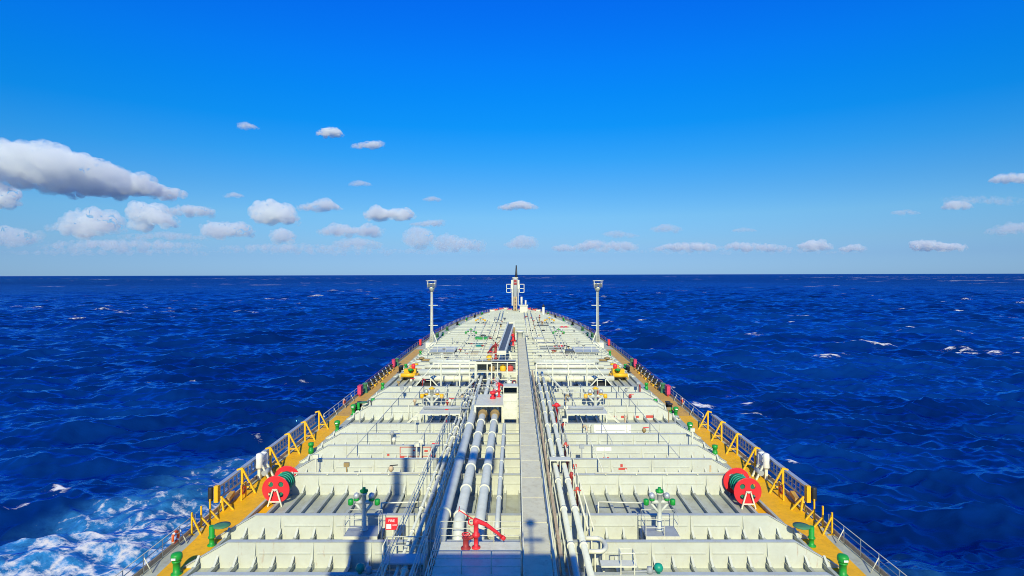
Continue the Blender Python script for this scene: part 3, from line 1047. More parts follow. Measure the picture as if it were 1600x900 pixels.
# flange clutter at the flap vents' feet
for s in (-1, 1):
    p = Wp(331 if s < 0 else 1268, 868, 0)
    mb = MB()
    for k in range(6):
        a = k * 1.05
        mb.tube([(p.x - s * 0.4, p.y - 0.3, 0.12), (p.x - s * 0.4 + 0.5 * math.cos(a), p.y - 0.3 + 0.4 * math.sin(a), 0.05 + 0.3 * (k % 2))], 0.06, 6)
    mb.lathe((p.x - s * 0.9, p.y - 0.2, 0.005), [(0.3, 0), (0.3, 0.1), (0.2, 0.35), (0.05, 0.4)], 10)
    solo('sounding_pipe', mb, GREY, 'grey cluster of sounding pipe ends at the %s flap vent' % SIDE[s], 'pipe ends', (p.x, p.y, 0))
    # small valve clutter by the rope reels
    mb = MB()
    q = Vector((s * 18.6, 46.3, 0))
    mb.lathe((q.x, q.y, 0.005), [(0.3, 0), (0.3, 0.08), (0.14, 0.1), (0.14, 0.5)], 10)
    mb.torus((q.x, q.y, 0.6), 0.25, 0.03, 'z', 16, 6)
    mb.tube([(q.x - 0.8, q.y, 0.2), (q.x + 0.5, q.y, 0.2)], 0.09, 8)
    solo('hand_valve', mb, GREY, 'grey hand valve on the deck behind the %s rope reel' % SIDE[s], 'valve', (q.x, q.y, 0))


# --- tank vent posts with twin valves
def tank_vent(x, y, z, hgt, mat, label, sc=1.0):
    loc = (x, y, z)
    t = thing('tank_vent', label, 'tank vent', loc, 'tank vent posts')
    part('riser', MB().lathe(loc, [(0.3 * sc, 0), (0.3 * sc, 0.06), (0.17 * sc, 0.08), (0.17 * sc, hgt - 0.2), (0.25 * sc, hgt - 0.18), (0.25 * sc, hgt - 0.08)], 14), GIRD, t)
    c = part('cap_wheel', MB().lathe((x, y, z + hgt - 0.07), [(0.26 * sc, 0), (0.30 * sc, 0.04), (0.30 * sc, 0.12), (0.12 * sc, 0.17), (0.12 * sc, 0.28)], 14), mat, t)
    for s in (-1, 1):
        a = MB().tube([(x, y, z + hgt * 0.72), (x + s * 0.58 * sc, y, z + hgt * 0.72)], 0.15 * sc, 12)
        a.tube([(x, y, z + hgt * 0.42), (x + s * 0.62 * sc, y, z + hgt * 0.68)], 0.1 * sc, 8)
        part('branch_arm', a, GIRD, t)
        part('valve_box', MB().lathe((x + s * 0.98 * sc, y, z + hgt * 0.72 - 0.22 * sc), [(0.16 * sc, 0), (0.20 * sc, 0.05 * sc), (0.20 * sc, 0.38 * sc), (0.15 * sc, 0.42 * sc)], 12), mat, t)
        b = MB().lathe((x + s * 0.55 * sc, y, z + hgt * 0.72 + 0.12 * sc), [(0.2 * sc, 0), (0.2 * sc, 0.12 * sc), (0.12 * sc, 0.14 * sc)], 12)
        bb = part('valve_neck', b, mat, t)
        part('gauze_dome', MB().lathe((x + s * 0.55 * sc, y, z + hgt * 0.72 + 0.26 * sc), [(0.14 * sc, 0), (0.21 * sc, 0.08 * sc), (0.23 * sc, 0.2 * sc), (0.18 * sc, 0.34 * sc), (0.06 * sc, 0.42 * sc)], 14), GALV, bb, top=t)
    return t


def vent_platform(x, y, z, label):
    t = thing('vent_platform', label, 'platform', (x, y, 0), 'tank vent platforms')
    part('grating', MB().box(x - 1.0, x + 1.0, y - 0.75, y + 0.65, z - 0.07, z), GREY, t)
    part('edge_beam', MB().box(x - 1.02, x + 1.02, y - 0.80, y - 0.755, z - 0.16, z + 0.02), WHITE, t)
    for dx in (-0.9, 0.9):
        for dy in (-0.7, 0.6):
            part('leg', MB().bar((x + dx, y + dy, 0.004), (x + dx, y + dy, z - 0.07), 0.08, 0.08), WHITE, t)
    mb = MB()
    for zz in (0.5, 1.0):
        mb.tube([(x - 1, y - 0.4, z + zz), (x - 1, y + 0.6, z + zz), (x + 1, y + 0.6, z + zz), (x + 1, y - 0.4, z + zz)], 0.022, 5)
        mb.tube([(x - 1.0, y - 0.72, z + zz), (x + 0.1, y - 0.72, z + zz)], 0.022, 5)
    for a, b in ((-1, -0.4), (-1, 0.6), (0, 0.6), (1, 0.6), (1, -0.4), (-1.0, -0.72), (0.1, -0.72)):
        mb.tube([(x + a, y + b, z), (x + a, y + b, z + 1.0)], 0.024, 5)
    part('railing', mb, RAILW, t)
    return t


for s in (-1, 1):
    L = SIDE[s]
    vent_platform(s * 8.95, 34.8, 1.25, 'small railed grey platform under the near %s tank vent' % L)
    tank_vent(s * 8.95, 34.9, 1.255, 2.35, GREEN, 'near %s tank vent post with green valve boxes' % L, 0.82)
    tank_vent(s * 9.4, 66.2, 0.005, 3.1, YEL, 'yellow valved tank vent post behind the %s table platform' % L, 1.15)
    tank_vent(s * 10.0, 131.5, 0.005, 2.6, GREEN, 'distant green valved tank vent post on the %s fore deck' % L, 1.2)
    tank_vent(s * 9.6, 160.5, 0.005, 2.6, YEL, 'furthest yellow valved tank vent post on the %s fore deck' % L, 1.3)
    # table platforms near frame 8
    xa, xb = 5.4, 9.6
    t = thing('table_platform', 'white legged table platform with a sloping ladder on the %s deck' % L, 'platform', (s * 7.5, 60.6, 0))
    part('platform_deck', MB().box(min(s * xa, s * xb), max(s * xa, s * xb), 58.6, 61.6, 2.05, 2.17), WHITE, t)
    for x in (xa + 0.1, xb - 0.1):
        for y in (58.7, 61.5):
            part('leg', MB().bar((s * x, y, 0.004), (s * x, y, 2.05), 0.14, 0.14), WHITE, t)
    mb = MB()
    for dx in (0, 0.65):
        mb.bar((s * (xb + dx * 0 + 0.1), 59.0 + dx, 2.1), (s * (xb + 2.4), 59.0 + dx, 0.01), 0.08, 0.16)
    part('ladder', mb, WHITE, t)
    mb = MB()
    for x in (xa, xb):
        for y in (58.7, 61.5):
            mb.tube([(s * x, y, 2.17), (s * x, y, 3.2)], 0.024, 5)
    for z in (2.7, 3.2):
        mb.tube([(s * xa, 61.5, z), (s * xb, 61.5, z)], 0.024, 5)
        mb.tube([(s * xa, 58.7, z), (s * xa, 61.5, z)], 0.024, 5)
    part('railing', mb, RAILW, t)
    solo('cross_pipe', MB().tube([(s * 4.6, 60.2, 2.35), (s * 9.4, 60.2, 2.35)], 0.12, 10), GREY, 'grey pipe lying on top of the %s table platform' % L, 'pipe', (s * 4.6, 60.2, 2.3))
    # little red valve on the inner side
    p = Wp(698 if s < 0 else 870, 650 if s < 0 else 640, 1.5)
    solo('hydrant', MB().lathe((p.x, p.y, 0.005), [(0.12, 0), (0.12, 1.75), (0.26, 1.8), (0.28, 2.1), (0.16, 2.2), (0.05, 2.25)], 12).tube([(p.x - 0.5, p.y, 1.95), (p.x + 0.4, p.y, 1.95)], 0.10, 8), RED, 'red hydrant beside the inner end of the %s table platform' % L, 'hydrant', (p.x, p.y, 0))
    # inclined ladder/brace in front of yellow vents
    mb = MB()
    for dy in (0, 0.6):
        mb.bar((s * 4.6, 74.0 + dy, 3.0), (s * 8.0, 66.5 + dy, 0.2), 0.10, 0.16)
    for i in range(10):
        u = (i + 0.5) / 10
        mb.bar((s * (4.6 + 3.4 * u), 74.0 - 7.5 * u, 3.0 - 2.8 * u), (s * (4.6 + 3.4 * u), 74.6 - 7.5 * u, 3.0 - 2.8 * u), 0.2, 0.04)
    solo('sloping_ladder', mb, WHITE, 'white sloping ladder by the inner pipes behind the %s table platform' % L, 'ladder', (s * 4.6, 74, 0.1))

# --- foreground oddments: red sign, pipe loop, small railed trestle, teal valves
p = Wp(612, 828, 0.85)
sg = thing('fire_sign', 'red square fire sign with white lettering on a short post', 'sign', (p.x, 33.9, 0))
sy = 33.9
zc = Wp(612, 818, 0).z
zc = CAM.z - (818 - VPY) * sy / F
sx = CAM.x + (612 - VPX) * sy / F
sg.location = (sx, sy, 0)
part('plate', MB().box(sx - 0.36, sx + 0.36, sy - 0.03, sy, zc - 0.36, zc + 0.36), RED, sg)
part('post', MB().bar((sx + 0.05, sy + 0.04, 0.004), (sx + 0.05, sy + 0.04, zc - 0.1), 0.07, 0.07), WHITE, sg)
Mx = Matrix.Translation((0, -0.036, zc + 0.17)) @ Matrix.Rotation(R(90), 4, 'X')
mesh_part('lettering', text_mesh('FIRE', 0.21, WHITET, Mx), sg)
Mx = Matrix.Translation((0.17, -0.036, zc - 0.08)) @ Matrix.Rotation(R(90), 4, 'X')
mesh_part('lettering', text_mesh('HOSE', 0.115, WHITET, Mx), sg)
part('white_panel', MB().box(sx - 0.31, sx - 0.02, sy - 0.036, sy - 0.031, zc - 0.30, zc - 0.02), WHITET, sg)

# railed trestle left of the bundle
p0 = Wp(655, 845, 2.0)
t = thing('step_trestle', 'pale railed step trestle over the left pipe bundle, right of the fire sign', 'trestle', (-5.9, 30.5, 0))
part('platform_deck', MB().box(-6.5, -4.4, 29.2, 30.2, 2.1, 2.17), GALV, t)
mb = MB()
for x in (-6.5, -4.4):
    for y in (29.2, 30.2):
        mb.tube([(x, y, 0.004), (x, y, 3.05)], 0.04, 6)
for z in (2.6, 3.05):
    mb.tube([(-6.5, 29.2, z), (-6.5, 30.2, z), (-4.4, 30.2, z), (-4.4, 29.2, z)], 0.032, 6)
part('railing', mb, WHITE, t)
mb = MB()
for dy in (0, 0.7):
    mb.bar((-6.7, 28.2 + dy, 0.1), (-6.3, 29.1 + dy, 2.1), 0.06, 0.12)
part('ladder', mb, WHITE, t)

# U shaped expansion loop on the right
t = thing('pipe_loop', 'white U shaped pipe loop bulging out right of the twin pipes', 'pipe loop', (5.2, 31.5, 0))
lp_ = []
for i in range(13):
    a = -math.pi / 2 + math.pi * i / 12
    lp_.append((4.75 + 0.42 * math.cos(a), 31.6 + 0.75 * math.sin(a), 1.95))
part('loop', MB().tube([(4.15, 30.85, 1.95)] + lp_ + [(4.15, 32.35, 1.95)], 0.12, 12), WHITE, t)
mb = MB()
for x, y in ((4.5, 30.85), (5.0, 31.1), (4.5, 32.35), (5.0, 32.1)):
    mb.bar((x, y, 0.004), (x, y, 1.85), 0.08, 0.08)
part('stands', mb, WHITE, t)
p = Wp(790 + 170, 862, 1.9)
mb = MB().box(4.6, 6.4, 29.3, 29.9, 1.9, 1.98)
for x in (5.6, 6.3):
    for y in (29.35, 29.85):
        mb.bar((x, y, 0.004), (x, y, 2.6), 0.05, 0.05)
mb.tube([(5.6, 29.35, 2.6), (6.3, 29.35, 2.6), (6.3, 29.85, 2.6), (5.6, 29.85, 2.6), (5.6, 29.35, 2.6)], 0.03, 5)
solo('step_platform', mb, WHITE, 'small white step platform below the pipe loop', 'platform', (5.5, 29.6, 0))
for s, px in ((-1, 566), (1, 1026)):
    p = Wp(px, 884, 1.72)
    t = thing('deck_valve', 'teal domed deck valve on the nearest %s girder' % SIDE[s], 'valve', (p.x, 29.45, 1.545))
    part('dome', MB().lathe((p.x, 29.45, 1.545), [(0.1, 0), (0.1, 0.1), (0.2, 0.14), (0.24, 0.3), (0.18, 0.44), (0.05, 0.5)], 14), TEAL, t)
    part('branch', MB().tube([(p.x - 0.05, 29.45, 1.66), (p.x - s * 1.9, 29.45, 1.60)], 0.06, 8), GREY, t)
    part('body', MB().lathe((p.x - s * 0.45, 29.45, 1.545), [(0.14, 0), (0.18, 0.1), (0.14, 0.3), (0.05, 0.34)], 10), GREY, t)

# --- lifebuoys and red boxes on the rails


def lifebuoy(s, y, label):
    x = s * (half(y) - 0.36)
    c = (x, y, 0.78)
    t = thing('lifebuoy', label, 'lifebuoy', (x, y, 0.4), 'orange lifebuoys')
    part('ring', MB().torus(c, 0.30, 0.085, 'x', 28, 10), ORANGE, t)
    for k in range(4):
        a = k * math.pi / 2 + 0.6
        mb = MB().torus(c, 0.30, 0.09, 'x', 4, 10, a - 0.16, a + 0.16)
        part('white_band', mb, WHITET, t)
    part('rope', MB().torus((x, y, 0.78), 0.42, 0.012, 'x', 24, 5), RAILW, t)


lifebuoy(-1, 35.0, 'orange lifebuoy hanging on the near left railing')
lifebuoy(-1, 69.5, 'orange lifebuoy on the left railing beyond the ladder stays')
lifebuoy(1, 70.0, 'orange lifebuoy on the right railing beyond the ladder stays')
for s in (-1, 1):
    L = SIDE[s]
    for y, mat, nm in ((76.0, PINK, 'nearer'), (97.0, PINK, 'further'), (123.0, RED, 'furthest')):
        x = s * (half(y) - 0.5)
        t = thing('hose_box', '%s faded red hose box on the %s railing' % (nm, L), 'hose box', (x, y, 0.05), 'red hose boxes')
        part('box', MB().box(x - 0.22, x + 0.22, y - 0.45, y + 0.45, 0.3, 1.35), mat, t)
        part('stand', MB().box(x - 0.12, x + 0.12, y - 0.3, y + 0.3, 0.005, 0.3), DKRED, t)
        part('lid', MB().box(x - 0.26, x + 0.26, y - 0.5, y + 0.5, 1.352, 1.42), mat, t)
    # fairlead blocks: dark upright rollers between pale posts
    for i in range(7):
        y = 80.5 + i * 2.35
        x = s * (half(y) - 0.55)
        t = thing('roller_fairlead', '%s black roller fairlead in the row at the %s edge' % (ORD[i], L), 'fairlead', (x, y, 0), 'black roller fairleads')
        part('base', MB().box(x - 0.5, x + 0.5, y - 0.7, y + 0.7, 0.006, 0.22), YEL if i % 2 else OCHRE, t)
        part('roller', MB().lathe((x, y, 0.22), [(0.34, 0), (0.26, 0.1), (0.24, 0.6), (0.36, 0.7), (0.36, 0.78)], 14), BLACK, t)
        part('post', MB().bar((x - s * 0.25, y - 0.8, 0.005), (x + s * 0.2, y - 0.8, 1.05), 0.12, 0.12), GREY, t)
    for y, nm in ((78.0, 'near'), (98.9, 'far')):
        x = s * (half(y) - 0.65)
        t = thing('green_roller', 'tall green roller at the %s end of the %s fairlead row' % (nm, L), 'roller', (x, y, 0), 'green rollers')
        part('drum', MB().lathe((x, y, 0.005), [(0.36, 0), (0.36, 0.1), (0.26, 0.15), (0.26, 1.1), (0.36, 1.15), (0.36, 1.3)], 14), DKGREEN, t)
    # mooring bollards: pairs
    for i, (y, ins, mat) in enumerate(((68.3, 2.4, BLACK), (93.0, 2.5, BLACK), (138.0, 1.6, DKGREEN), (152.0, 1.5, DKGREEN), (166.0, 1.5, BLACK), (178.0, 1.6, GREEN), (189.0, 1.6, BLACK), (198.0, 1.6, GREEN))):
        x = s * (half(y) - ins)
        t = thing('mooring_bollard', '%s twin mooring bollard along the %s side' % (ORD[i], L), 'bollard', (x, y, 0), 'twin mooring bollards')
        for dy in (-0.5, 0.5):
            part('post', MB().lathe((x, y + dy, 0.12), [(0.26, 0), (0.26, 0.75), (0.33, 0.78), (0.33, 0.86), (0.1, 0.88)], 14), mat, t)
        part('base', MB().box(x - 0.42, x + 0.42, y - 1.05, y + 1.05, 0.006, 0.12), mat, t)
    # yellow manifold drip tray with valves
    x = s * 15.7
    t = thing('drip_tray', 'bright yellow drip tray with a cylinder at the %s manifold edge' % L, 'drip tray', (x, 86.5, 0))
    part('tray', MB().box(x - 1.2, x + 1.2, 85.5, 88.4, 0.6, 0.75), YEL, t)
    part('tank', MB().tube([(x - 1.1, 85.4, 0.95), (x + 1.1, 85.4, 0.95)], 0.3, 14), YEL, t)
    for dx in (-1.2, 1.2):
        for y in (85.6, 88.4):
            part('leg', MB().bar((x + dx, y, 0.004), (x + dx, y, 0.6), 0.15, 0.15), OCHRE, t)
    part('valve_block', MB().box(x - 0.9, x + 0.9, 86.6, 87.8, 0.75, 1.6), YEL, t)
    solo('green_valve', MB().lathe((x - s * 0.2, 86.2, 0.755), [(0.1, 0), (0.1, 0.7), (0.15, 0.72), (0.4, 0.77), (0.45, 0.92), (0.2, 1.02)], 14), GREEN, 'green valve wheel on the yellow drip tray, %s side' % L, 'valve', (x, 86.2, 0.755))
    solo('red_valve', MB().lathe((x - s * 0.4, 87.4, 1.605), [(0.25, 0), (0.3, 0.2), (0.3, 0.6), (0.12, 0.7)], 14), RED, 'red valve standing on the yellow drip tray, %s side' % L, 'valve', (x, 87.4, 1.605))
    for k in range(4):
        y = 90 + 3.1 * k
        mb = MB().lathe((s * 16.0, y, 0.005), [(0.25, 0), (0.25, 1.1), (0.5, 1.15), (0.5, 1.35), (0.3, 1.4)], 12)
        mb.tube([(s * 14.5, y, 0.9), (s * 16.9, y, 0.9)], 0.22, 10)
        solo('manifold_flange', mb, (OCHRE, YEL, WHITE, BRASS)[k], '%s manifold pipe end with upright wheel behind the %s drip tray' % (ORD[k], L), 'manifold', (s * 16, y, 0), 'manifold pipe ends')

    # light masts
    mx, my = s * 17.35, 120.5
    t = thing('light_mast', 'tall white floodlight mast near the %s ship side' % L, 'light mast', (mx, my, 0), 'floodlight masts')
    part('pedestal', MB().box(mx - 1.1, mx + 1.1, my - 1.1, my + 1.1, 0.005, 1.2), WHITE, t)
    part('pole', MB().tube([(mx, my, 1.2), (mx, my, 3.2), (mx, my, 11.8)], [0.6, 0.32, 0.25], 16), WHITE, t)
    mb = MB()
    for dx in (0.10, 0.34):
        mb.bar((mx + dx - 0.2, my - 0.62, 1.2), (mx + dx - 0.2, my - 0.55, 11.9), 0.05, 0.05)
    z = 1.5
    while z < 11.8:
        mb.bar((mx - 0.1, my - 0.6, z), (mx + 0.14, my - 0.6, z), 0.03, 0.03)
        z += 0.35
    part('ladder', mb, DARK, t)
    for z in (4.6, 8.8):
        mb = MB().box(mx - 0.62, mx + 0.62, my - 0.1, my + 0.1, z, z + 0.1)
        mb.box(min(mx - s * 1.3, mx), max(mx - s * 1.3, mx), my - 0.25, my + 0.25, z + 0.02, z + 0.12)
        part('rest_bracket', mb, WHITE, t)
    part('basket', MB().lathe((mx, my, 11.7), [(0.3, 0), (0.62, 0.7), (0.72, 0.8), (0.72, 1.0), (0.62, 1.0)], 16), WHITE, t)
    mb = MB()
    for dx in (-0.8, 0.8):
        for dy in (-0.8, 0.8):
            mb.tube([(mx + dx, my + dy, 12.6), (mx + dx, my + dy, 14.0)], 0.06, 6)
    for z in (13.4, 14.0):
        mb.tube([(mx - 0.8, my - 0.8, z), (mx + 0.8, my - 0.8, z), (mx + 0.8, my + 0.8, z), (mx - 0.8, my + 0.8, z), (mx - 0.8, my - 0.8, z)], 0.06, 6)
    mb.tube([(mx - 1.1, my - 0.8, 14.0), (mx + 1.1, my - 0.8, 14.0)], 0.07, 6)
    part('rail_cage', mb, WHITE, t)
    for dx in (-0.5, 0.5):
        part('floodlight', MB().lathe((mx + dx * 0.8, my - 0.95, 13.1), [(0.12, 0.5), (0.36, 0.1), (0.38, 0)], 12, 'y'), DARK, t)
    part('base_brace', MB().bar((mx - s * 1.0, my + 0.3, 1.2), (mx, my, 4.0), 0.2, 0.2).bar((mx, my + 1.0, 1.2), (mx, my, 4.0), 0.2, 0.2), WHITE, t)

# ------------------------------------------------------------------ manifold gantries and transverse cargo lines
for s in (-1, 1):
    L = SIDE[s]
    xa, xb = (3.0, 10.9)
    t = thing('manifold_gantry', 'white post and beam gantry over the cross pipes on the %s' % L, 'gantry', (s * 7.5, 82.5, 0))
    y = 77.4
    part('top_beam', MB().bar((s * xa, y, 4.1), (s * xb, y, 4.1), 0.18, 0.22), WHITE, t)
    for x in (xa, 5.2, 7.3, 9.8):
        part('post', MB().bar((s * x, y, 0.004), (s * x, y, 3.99), 0.17, 0.17), WHITE, t)
    mb = MB()
    for dy in (0, 0.9):
        mb.bar((s * 10.7, y + dy, 4.0), (s * 14.0, y + dy, 0.1), 0.13, 0.13)
    for i in range(11):
        u = (i + 0.5) / 11
        mb.bar((s * (10.7 + 3.3 * u), y, 4.0 - 3.9 * u), (s * (10.7 + 3.3 * u), y + 0.9, 4.0 - 3.9 * u), 0.24, 0.04)
    mb.bar((s * 12.3, y, 0.004), (s * 12.3, y, 2.1), 0.13, 0.13)
    mb.bar((s * 11.2, y, 0.004), (s * 11.2, y, 2.1), 0.13, 0.13)
    mb.bar((s * 11.2, y, 2.1), (s * 12.3, y, 2.1), 0.12, 0.12)
    mb.bar((s * 9.8, y, 0.5), (s * 11.2, y, 2.1), 0.12, 0.12)
    part('stair_frame', mb, WHITE, t)
    part('walk_plate', MB().box(min(s * xa, s * xb), max(s * xa, s * xb), 77.6, 78.5, 4.05, 4.11), WHITE, t)
    mb = MB()
    for z in (4.6, 5.1):
        mb.tube([(s * xa, 78.4, z), (s * xb, 78.4, z)], 0.035, 5)
    for i in range(7):
        x = xa + (xb - xa) * i / 6
        mb.tube([(s * x, 78.4, 4.11), (s * x, 78.4, 5.1)], 0.035, 5)
    part('railing', mb, RAILW, t)
    for i, (yy, r) in enumerate(((80.8, 0.42), (85.5, 0.40), (90.3, 0.34), (95.2, 0.3))):
        mb = MB().tube([(s * 3.3, yy, 1.35), (s * 14.0, yy, 1.35)], r, 16)
        for x in (5.0, 8.4, 11.8):
            mb.lathe((s * x, yy, 1.35), [(r * 1.3, -0.1), (r * 1.3, 0.1)], 16, 'x')
        solo('crossover_pipe', mb, PIPE if i % 2 else WHITE, '%s white crossover pipe lying athwart the deck on the %s' % (ORD[i], L), 'pipe', (s * 3.3, yy, 1.3), 'crossover pipes')
        mb = MB()
        for x in (4.5, 8.0, 11.0, 13.5):
            mb.box(s * x - 0.12, s * x + 0.12, yy - 0.3, yy + 0.3, 0.004, 1.35 - r * 0.8)
        solo('pipe_stool', mb, GREY, 'row of grey saddles under the %s crossover pipe on the %s' % (ORD[i], L), 'pipe support', (s * 4.5, yy, 0), 'crossover pipe saddles')
    # black rimmed box added to darken the shade under the gantry stair; hoses beside it
    t = thing('stair_shade_box', 'black shoulder shaped box deepening the shade under the %s gantry stair' % L, 'shade box', (s * 11.9, 79, 0))
    part('shell', MB().prism([(-1.3, 0.004), (1.3, 0.004), (1.3, 0.9), (0.8, 1.5), (-0.8, 1.5), (-1.3, 0.9)], lambda u, v, q: (s * 12.0 + u, q, v), 78.6, 80.0), BLACK, t)
    part('rim', MB().tube([(s * 12.0 - 1.32, 78.55, 0.004), (s * 12.0 - 1.32, 78.55, 0.92), (s * 12.0 - 0.82, 78.55, 1.55), (s * 12.0 + 0.82, 78.55, 1.55), (s * 12.0 + 1.32, 78.55, 0.92), (s * 12.0 + 1.32, 78.55, 0.004)], 0.05, 6), WHITE, t)
    for i, (x, ym, yn) in enumerate(((6.4, 76.2, 79.6), (7.8, 75.6, 82.4), (9.2, 76.0, 79.8))):
        solo('black_hose', MB().tube([(s * (x - 0.8), ym, 0.14), (s * (x - 0.3), ym + 0.5, 0.14), (s * x, (ym + yn) / 2, 0.14), (s * (x + 0.7), yn - 0.4, 0.14), (s * (x + 1.4), yn, 0.14)], 0.13, 8), BLACK, '%s black hose lying under the %s gantry' % (('innermost', 'middle', 'outermost')[i], L), 'hose', (s * x, ym, 0.1), 'black hoses under the gantries')
    # grey raised plates between the masts
    p = Wp(703 if s < 0 else 912, 549, 2.2)
    t = thing('raised_plate', 'pale grey raised deck plate inboard of the %s light mast' % L, 'platform', (s * 13.2, 108, 0))
    part('plate', MB().box(min(s * 11.0, s * 15.6), max(s * 11.0, s * 15.6), 105, 112, 1.35, 1.42), GIRD, t)
    for x in (11.2, 15.4):
        for y in (105.3, 111.7):
            part('leg', MB().bar((s * x, y, 0.004), (s * x, y, 1.35), 0.2, 0.2), WHITE, t)
    mb = MB()
    for z in (2.0, 2.5):
        mb.tube([(s * 11, 105, z), (s * 15.6, 105, z), (s * 15.6, 112, z)], 0.05, 5)
    for x in (11, 12.5, 14, 15.6):
        mb.tube([(s * x, 105, 1.42), (s * x, 105, 2.5)], 0.05, 5)
    part('railing', mb, WHITE, t)
    # clutter: small valves with handwheels
    rnd = random.Random(11 + s)
    for i in range(18):
        x = s * rnd.uniform(3.5, 13.5)
        y = rnd.uniform(96.5, 122)
        h = rnd.uniform(0.9, 1.9)
        mat = rnd.choice([WHITE, GREY, WHITE, DKRED, GREY, BRASS, WHITE])
        t = thing('wheel_valve', '%s small wheel valve in the pipe clutter before the %s light mast' % (ORD[i], L), 'valve', (x, y, 0), 'small wheel valves')
        part('stem', MB().lathe((x, y, 0.005), [(0.25, 0), (0.25, 0.1), (0.13, 0.12), (0.13, h)], 8), mat, t)
        part('handwheel', MB().torus((x, y, h + 0.05), 0.3, 0.05, 'z', 14, 5), rnd.choice([mat, BLACK, DKRED, GREY]), t)
    for i in range(7):
        y = 98 + i * 3.6 + rnd.uniform(-0.6, 0.6)
        xa2, xb2 = rnd.uniform(3, 6), rnd.uniform(8, 14)
        r = rnd.uniform(0.08, 0.17)
        z = rnd.uniform(0.5, 1.3)
        mb = MB().tube([(s * xa2, y, 0.1), (s * xa2, y, z), (s * xb2, y, z), (s * xb2, y + 0.4, z), (s * xb2, y + 3.0, z), (s * xb2, y + 3.0, 0.1)], r, 8)
        solo('bent_pipe', mb, rnd.choice([WHITE, PIPE, GREY]), '%s bent small pipe in the clutter before the %s light mast' % (ORD[i], L), 'pipe', (s * xa2, y, 0), 'bent small pipes')
    for i in range(5):
        x = s * (4.5 + 2.1 * i)
        mb = MB()
        mb.tube([(x, 97, 0.9), (x, 124, 0.9)], 0.1, 8)
        solo('fore_pipe', mb, (WHITE, PIPE)[i % 2], '%s thin lengthwise pipe from the centreline, %s of the crane' % (ORD[i].replace('nearest', 'closest'), L), 'pipe', (x, 97, 0.9), 'thin lengthwise pipes')
    # thin handrail fences across deck in front of the masts
    for i, (y, h) in enumerate(((97.0, 2.2), (114.0, 1.6))):
        mb = MB()
        for z in (h - 0.6, h):
            mb.tube([(s * 3.2, y, z), (s * 13.6, y, z)], 0.05, 5)
        for k in range(8):
            x = 3.2 + 10.4 * k / 7
            mb.tube([(s * x, y, 0.004), (s * x, y, h)], 0.05, 5)
        solo('cross_railing', mb, WHITE, '%s thin white railing across the %s deck before the masts' % (ORD[i], L), 'railing', (s * 3.2, y, 0))

# central rack: dark framed second level left of the walkway
t = thing('valve_rack', 'white framed open rack with dark bays left of the walkway', 'rack', (-3, 77, 0))
y = 77.4
mb = MB()
for x in (-6.0, -5.0, -3.6, -2.2, -0.9, 0.3):
    mb.bar((x, y, 0.004), (x, y, 4.2), 0.13, 0.13)
for z in (1.9, 2.9, 4.2):
    mb.bar((-6.0, y - 0.02, z), (0.3, y - 0.02, z), 0.10, 0.12)
for z in (4.7, 5.2):
    mb.tube([(-6.0, y + 1.5, z), (0.3, y + 1.5, z)], 0.03, 5)
for x in (-6.0, -4.4, -2.8, -1.2, 0.3):
    mb.tube([(x, y + 1.5, 4.2), (x, y + 1.5, 5.2)], 0.03, 5)
part('frame', mb, WHITE, t)
part('rack_floor', MB().box(-6.0, 0.3, y + 0.1, y + 2.0, 2.82, 2.88), WHITE, t)
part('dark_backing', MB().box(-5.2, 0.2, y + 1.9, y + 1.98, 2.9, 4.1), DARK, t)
part('roof_plate', MB().box(-6.0, 0.3, y + 1.0, y + 2.0, 4.2, 4.26), GREY, t)
for x, mat, nm in ((-3.0, BRASS, 'brown'), (-1.5, YEL, 'yellow'), (0.0 - 0.5, PRIMER, 'red')):
    mb = MB().lathe((x, y + 1.0, 2.885), [(0.36, 0), (0.42, 0.15), (0.42, 0.55), (0.3, 0.75), (0.1, 0.85)], 14)
    solo('valve_drum', mb, mat, 'round %s valve drum inside the dark framed rack' % nm, 'valve', (x, y + 1.0, 2.885))
rnd = random.Random(5)
for i in range(12):
    x = -5.9 + i * 0.54
    yy = 75.7 + (i % 3) * 0.5
    h = 1.2 + 0.5 * (i % 2)
    t = thing('wheel_valve', '%s wheel valve counted along the row under the dark rack' % (ORD[i].replace('nearest', 'leftmost') if i else 'leftmost'), 'valve', (x, yy, 0), 'wheel valves under the rack')
    part('stem', MB().lathe((x, yy, 0.005), [(0.2, 0), (0.11, 0.1), (0.11, h)], 8), WHITE if i % 3 else DKRED, t)
    part('handwheel', MB().torus((x, yy, h), 0.25, 0.045, 'y' if i % 2 else 'z', 14, 5), (GREY, BLACK, DKRED)[i % 3], t)
solo('yellow_marker', MB().lathe((-3.4, 78.9, 4.265), [(0.2, 0), (0.4, 0.2), (0.4, 0.5), (0.15, 0.75)], 12), YEL, 'yellow knob on the roof of the dark framed rack', 'marker', (-3.4, 78.9, 4.265))

# centre clutter ahead of rack
for i, (x, y, z, mat) in enumerate(((-2.4, 72.0, 2.0, GREY), (-3.6, 69.5, 1.9, DARK), (-1.2, 70.5, 2.0, DARK), (-2.0, 67.0, 2.1, WHITE), (-4.8, 66, 1.9, GREY), (-0.6, 74.2, 2.0, WHITE))):
    mb = MB().lathe((x, y, 0.005), [(0.3, 0), (0.3, 0.4), (0.2, 0.45), (0.2, z), (0.36, z + 0.05), (0.36, z + 0.3), (0.12, z + 0.4), (0.05, z + 0.8)], 10)
    mb.torus((x, y, z + 0.75), 0.3, 0.04, 'z', 14, 5)
    solo('gate_valve', mb, mat, '%s gate valve on the pipes beyond the tall cabinet' % ORD[i], 'valve', (x, y, 0), 'gate valves beyond the cabinet')

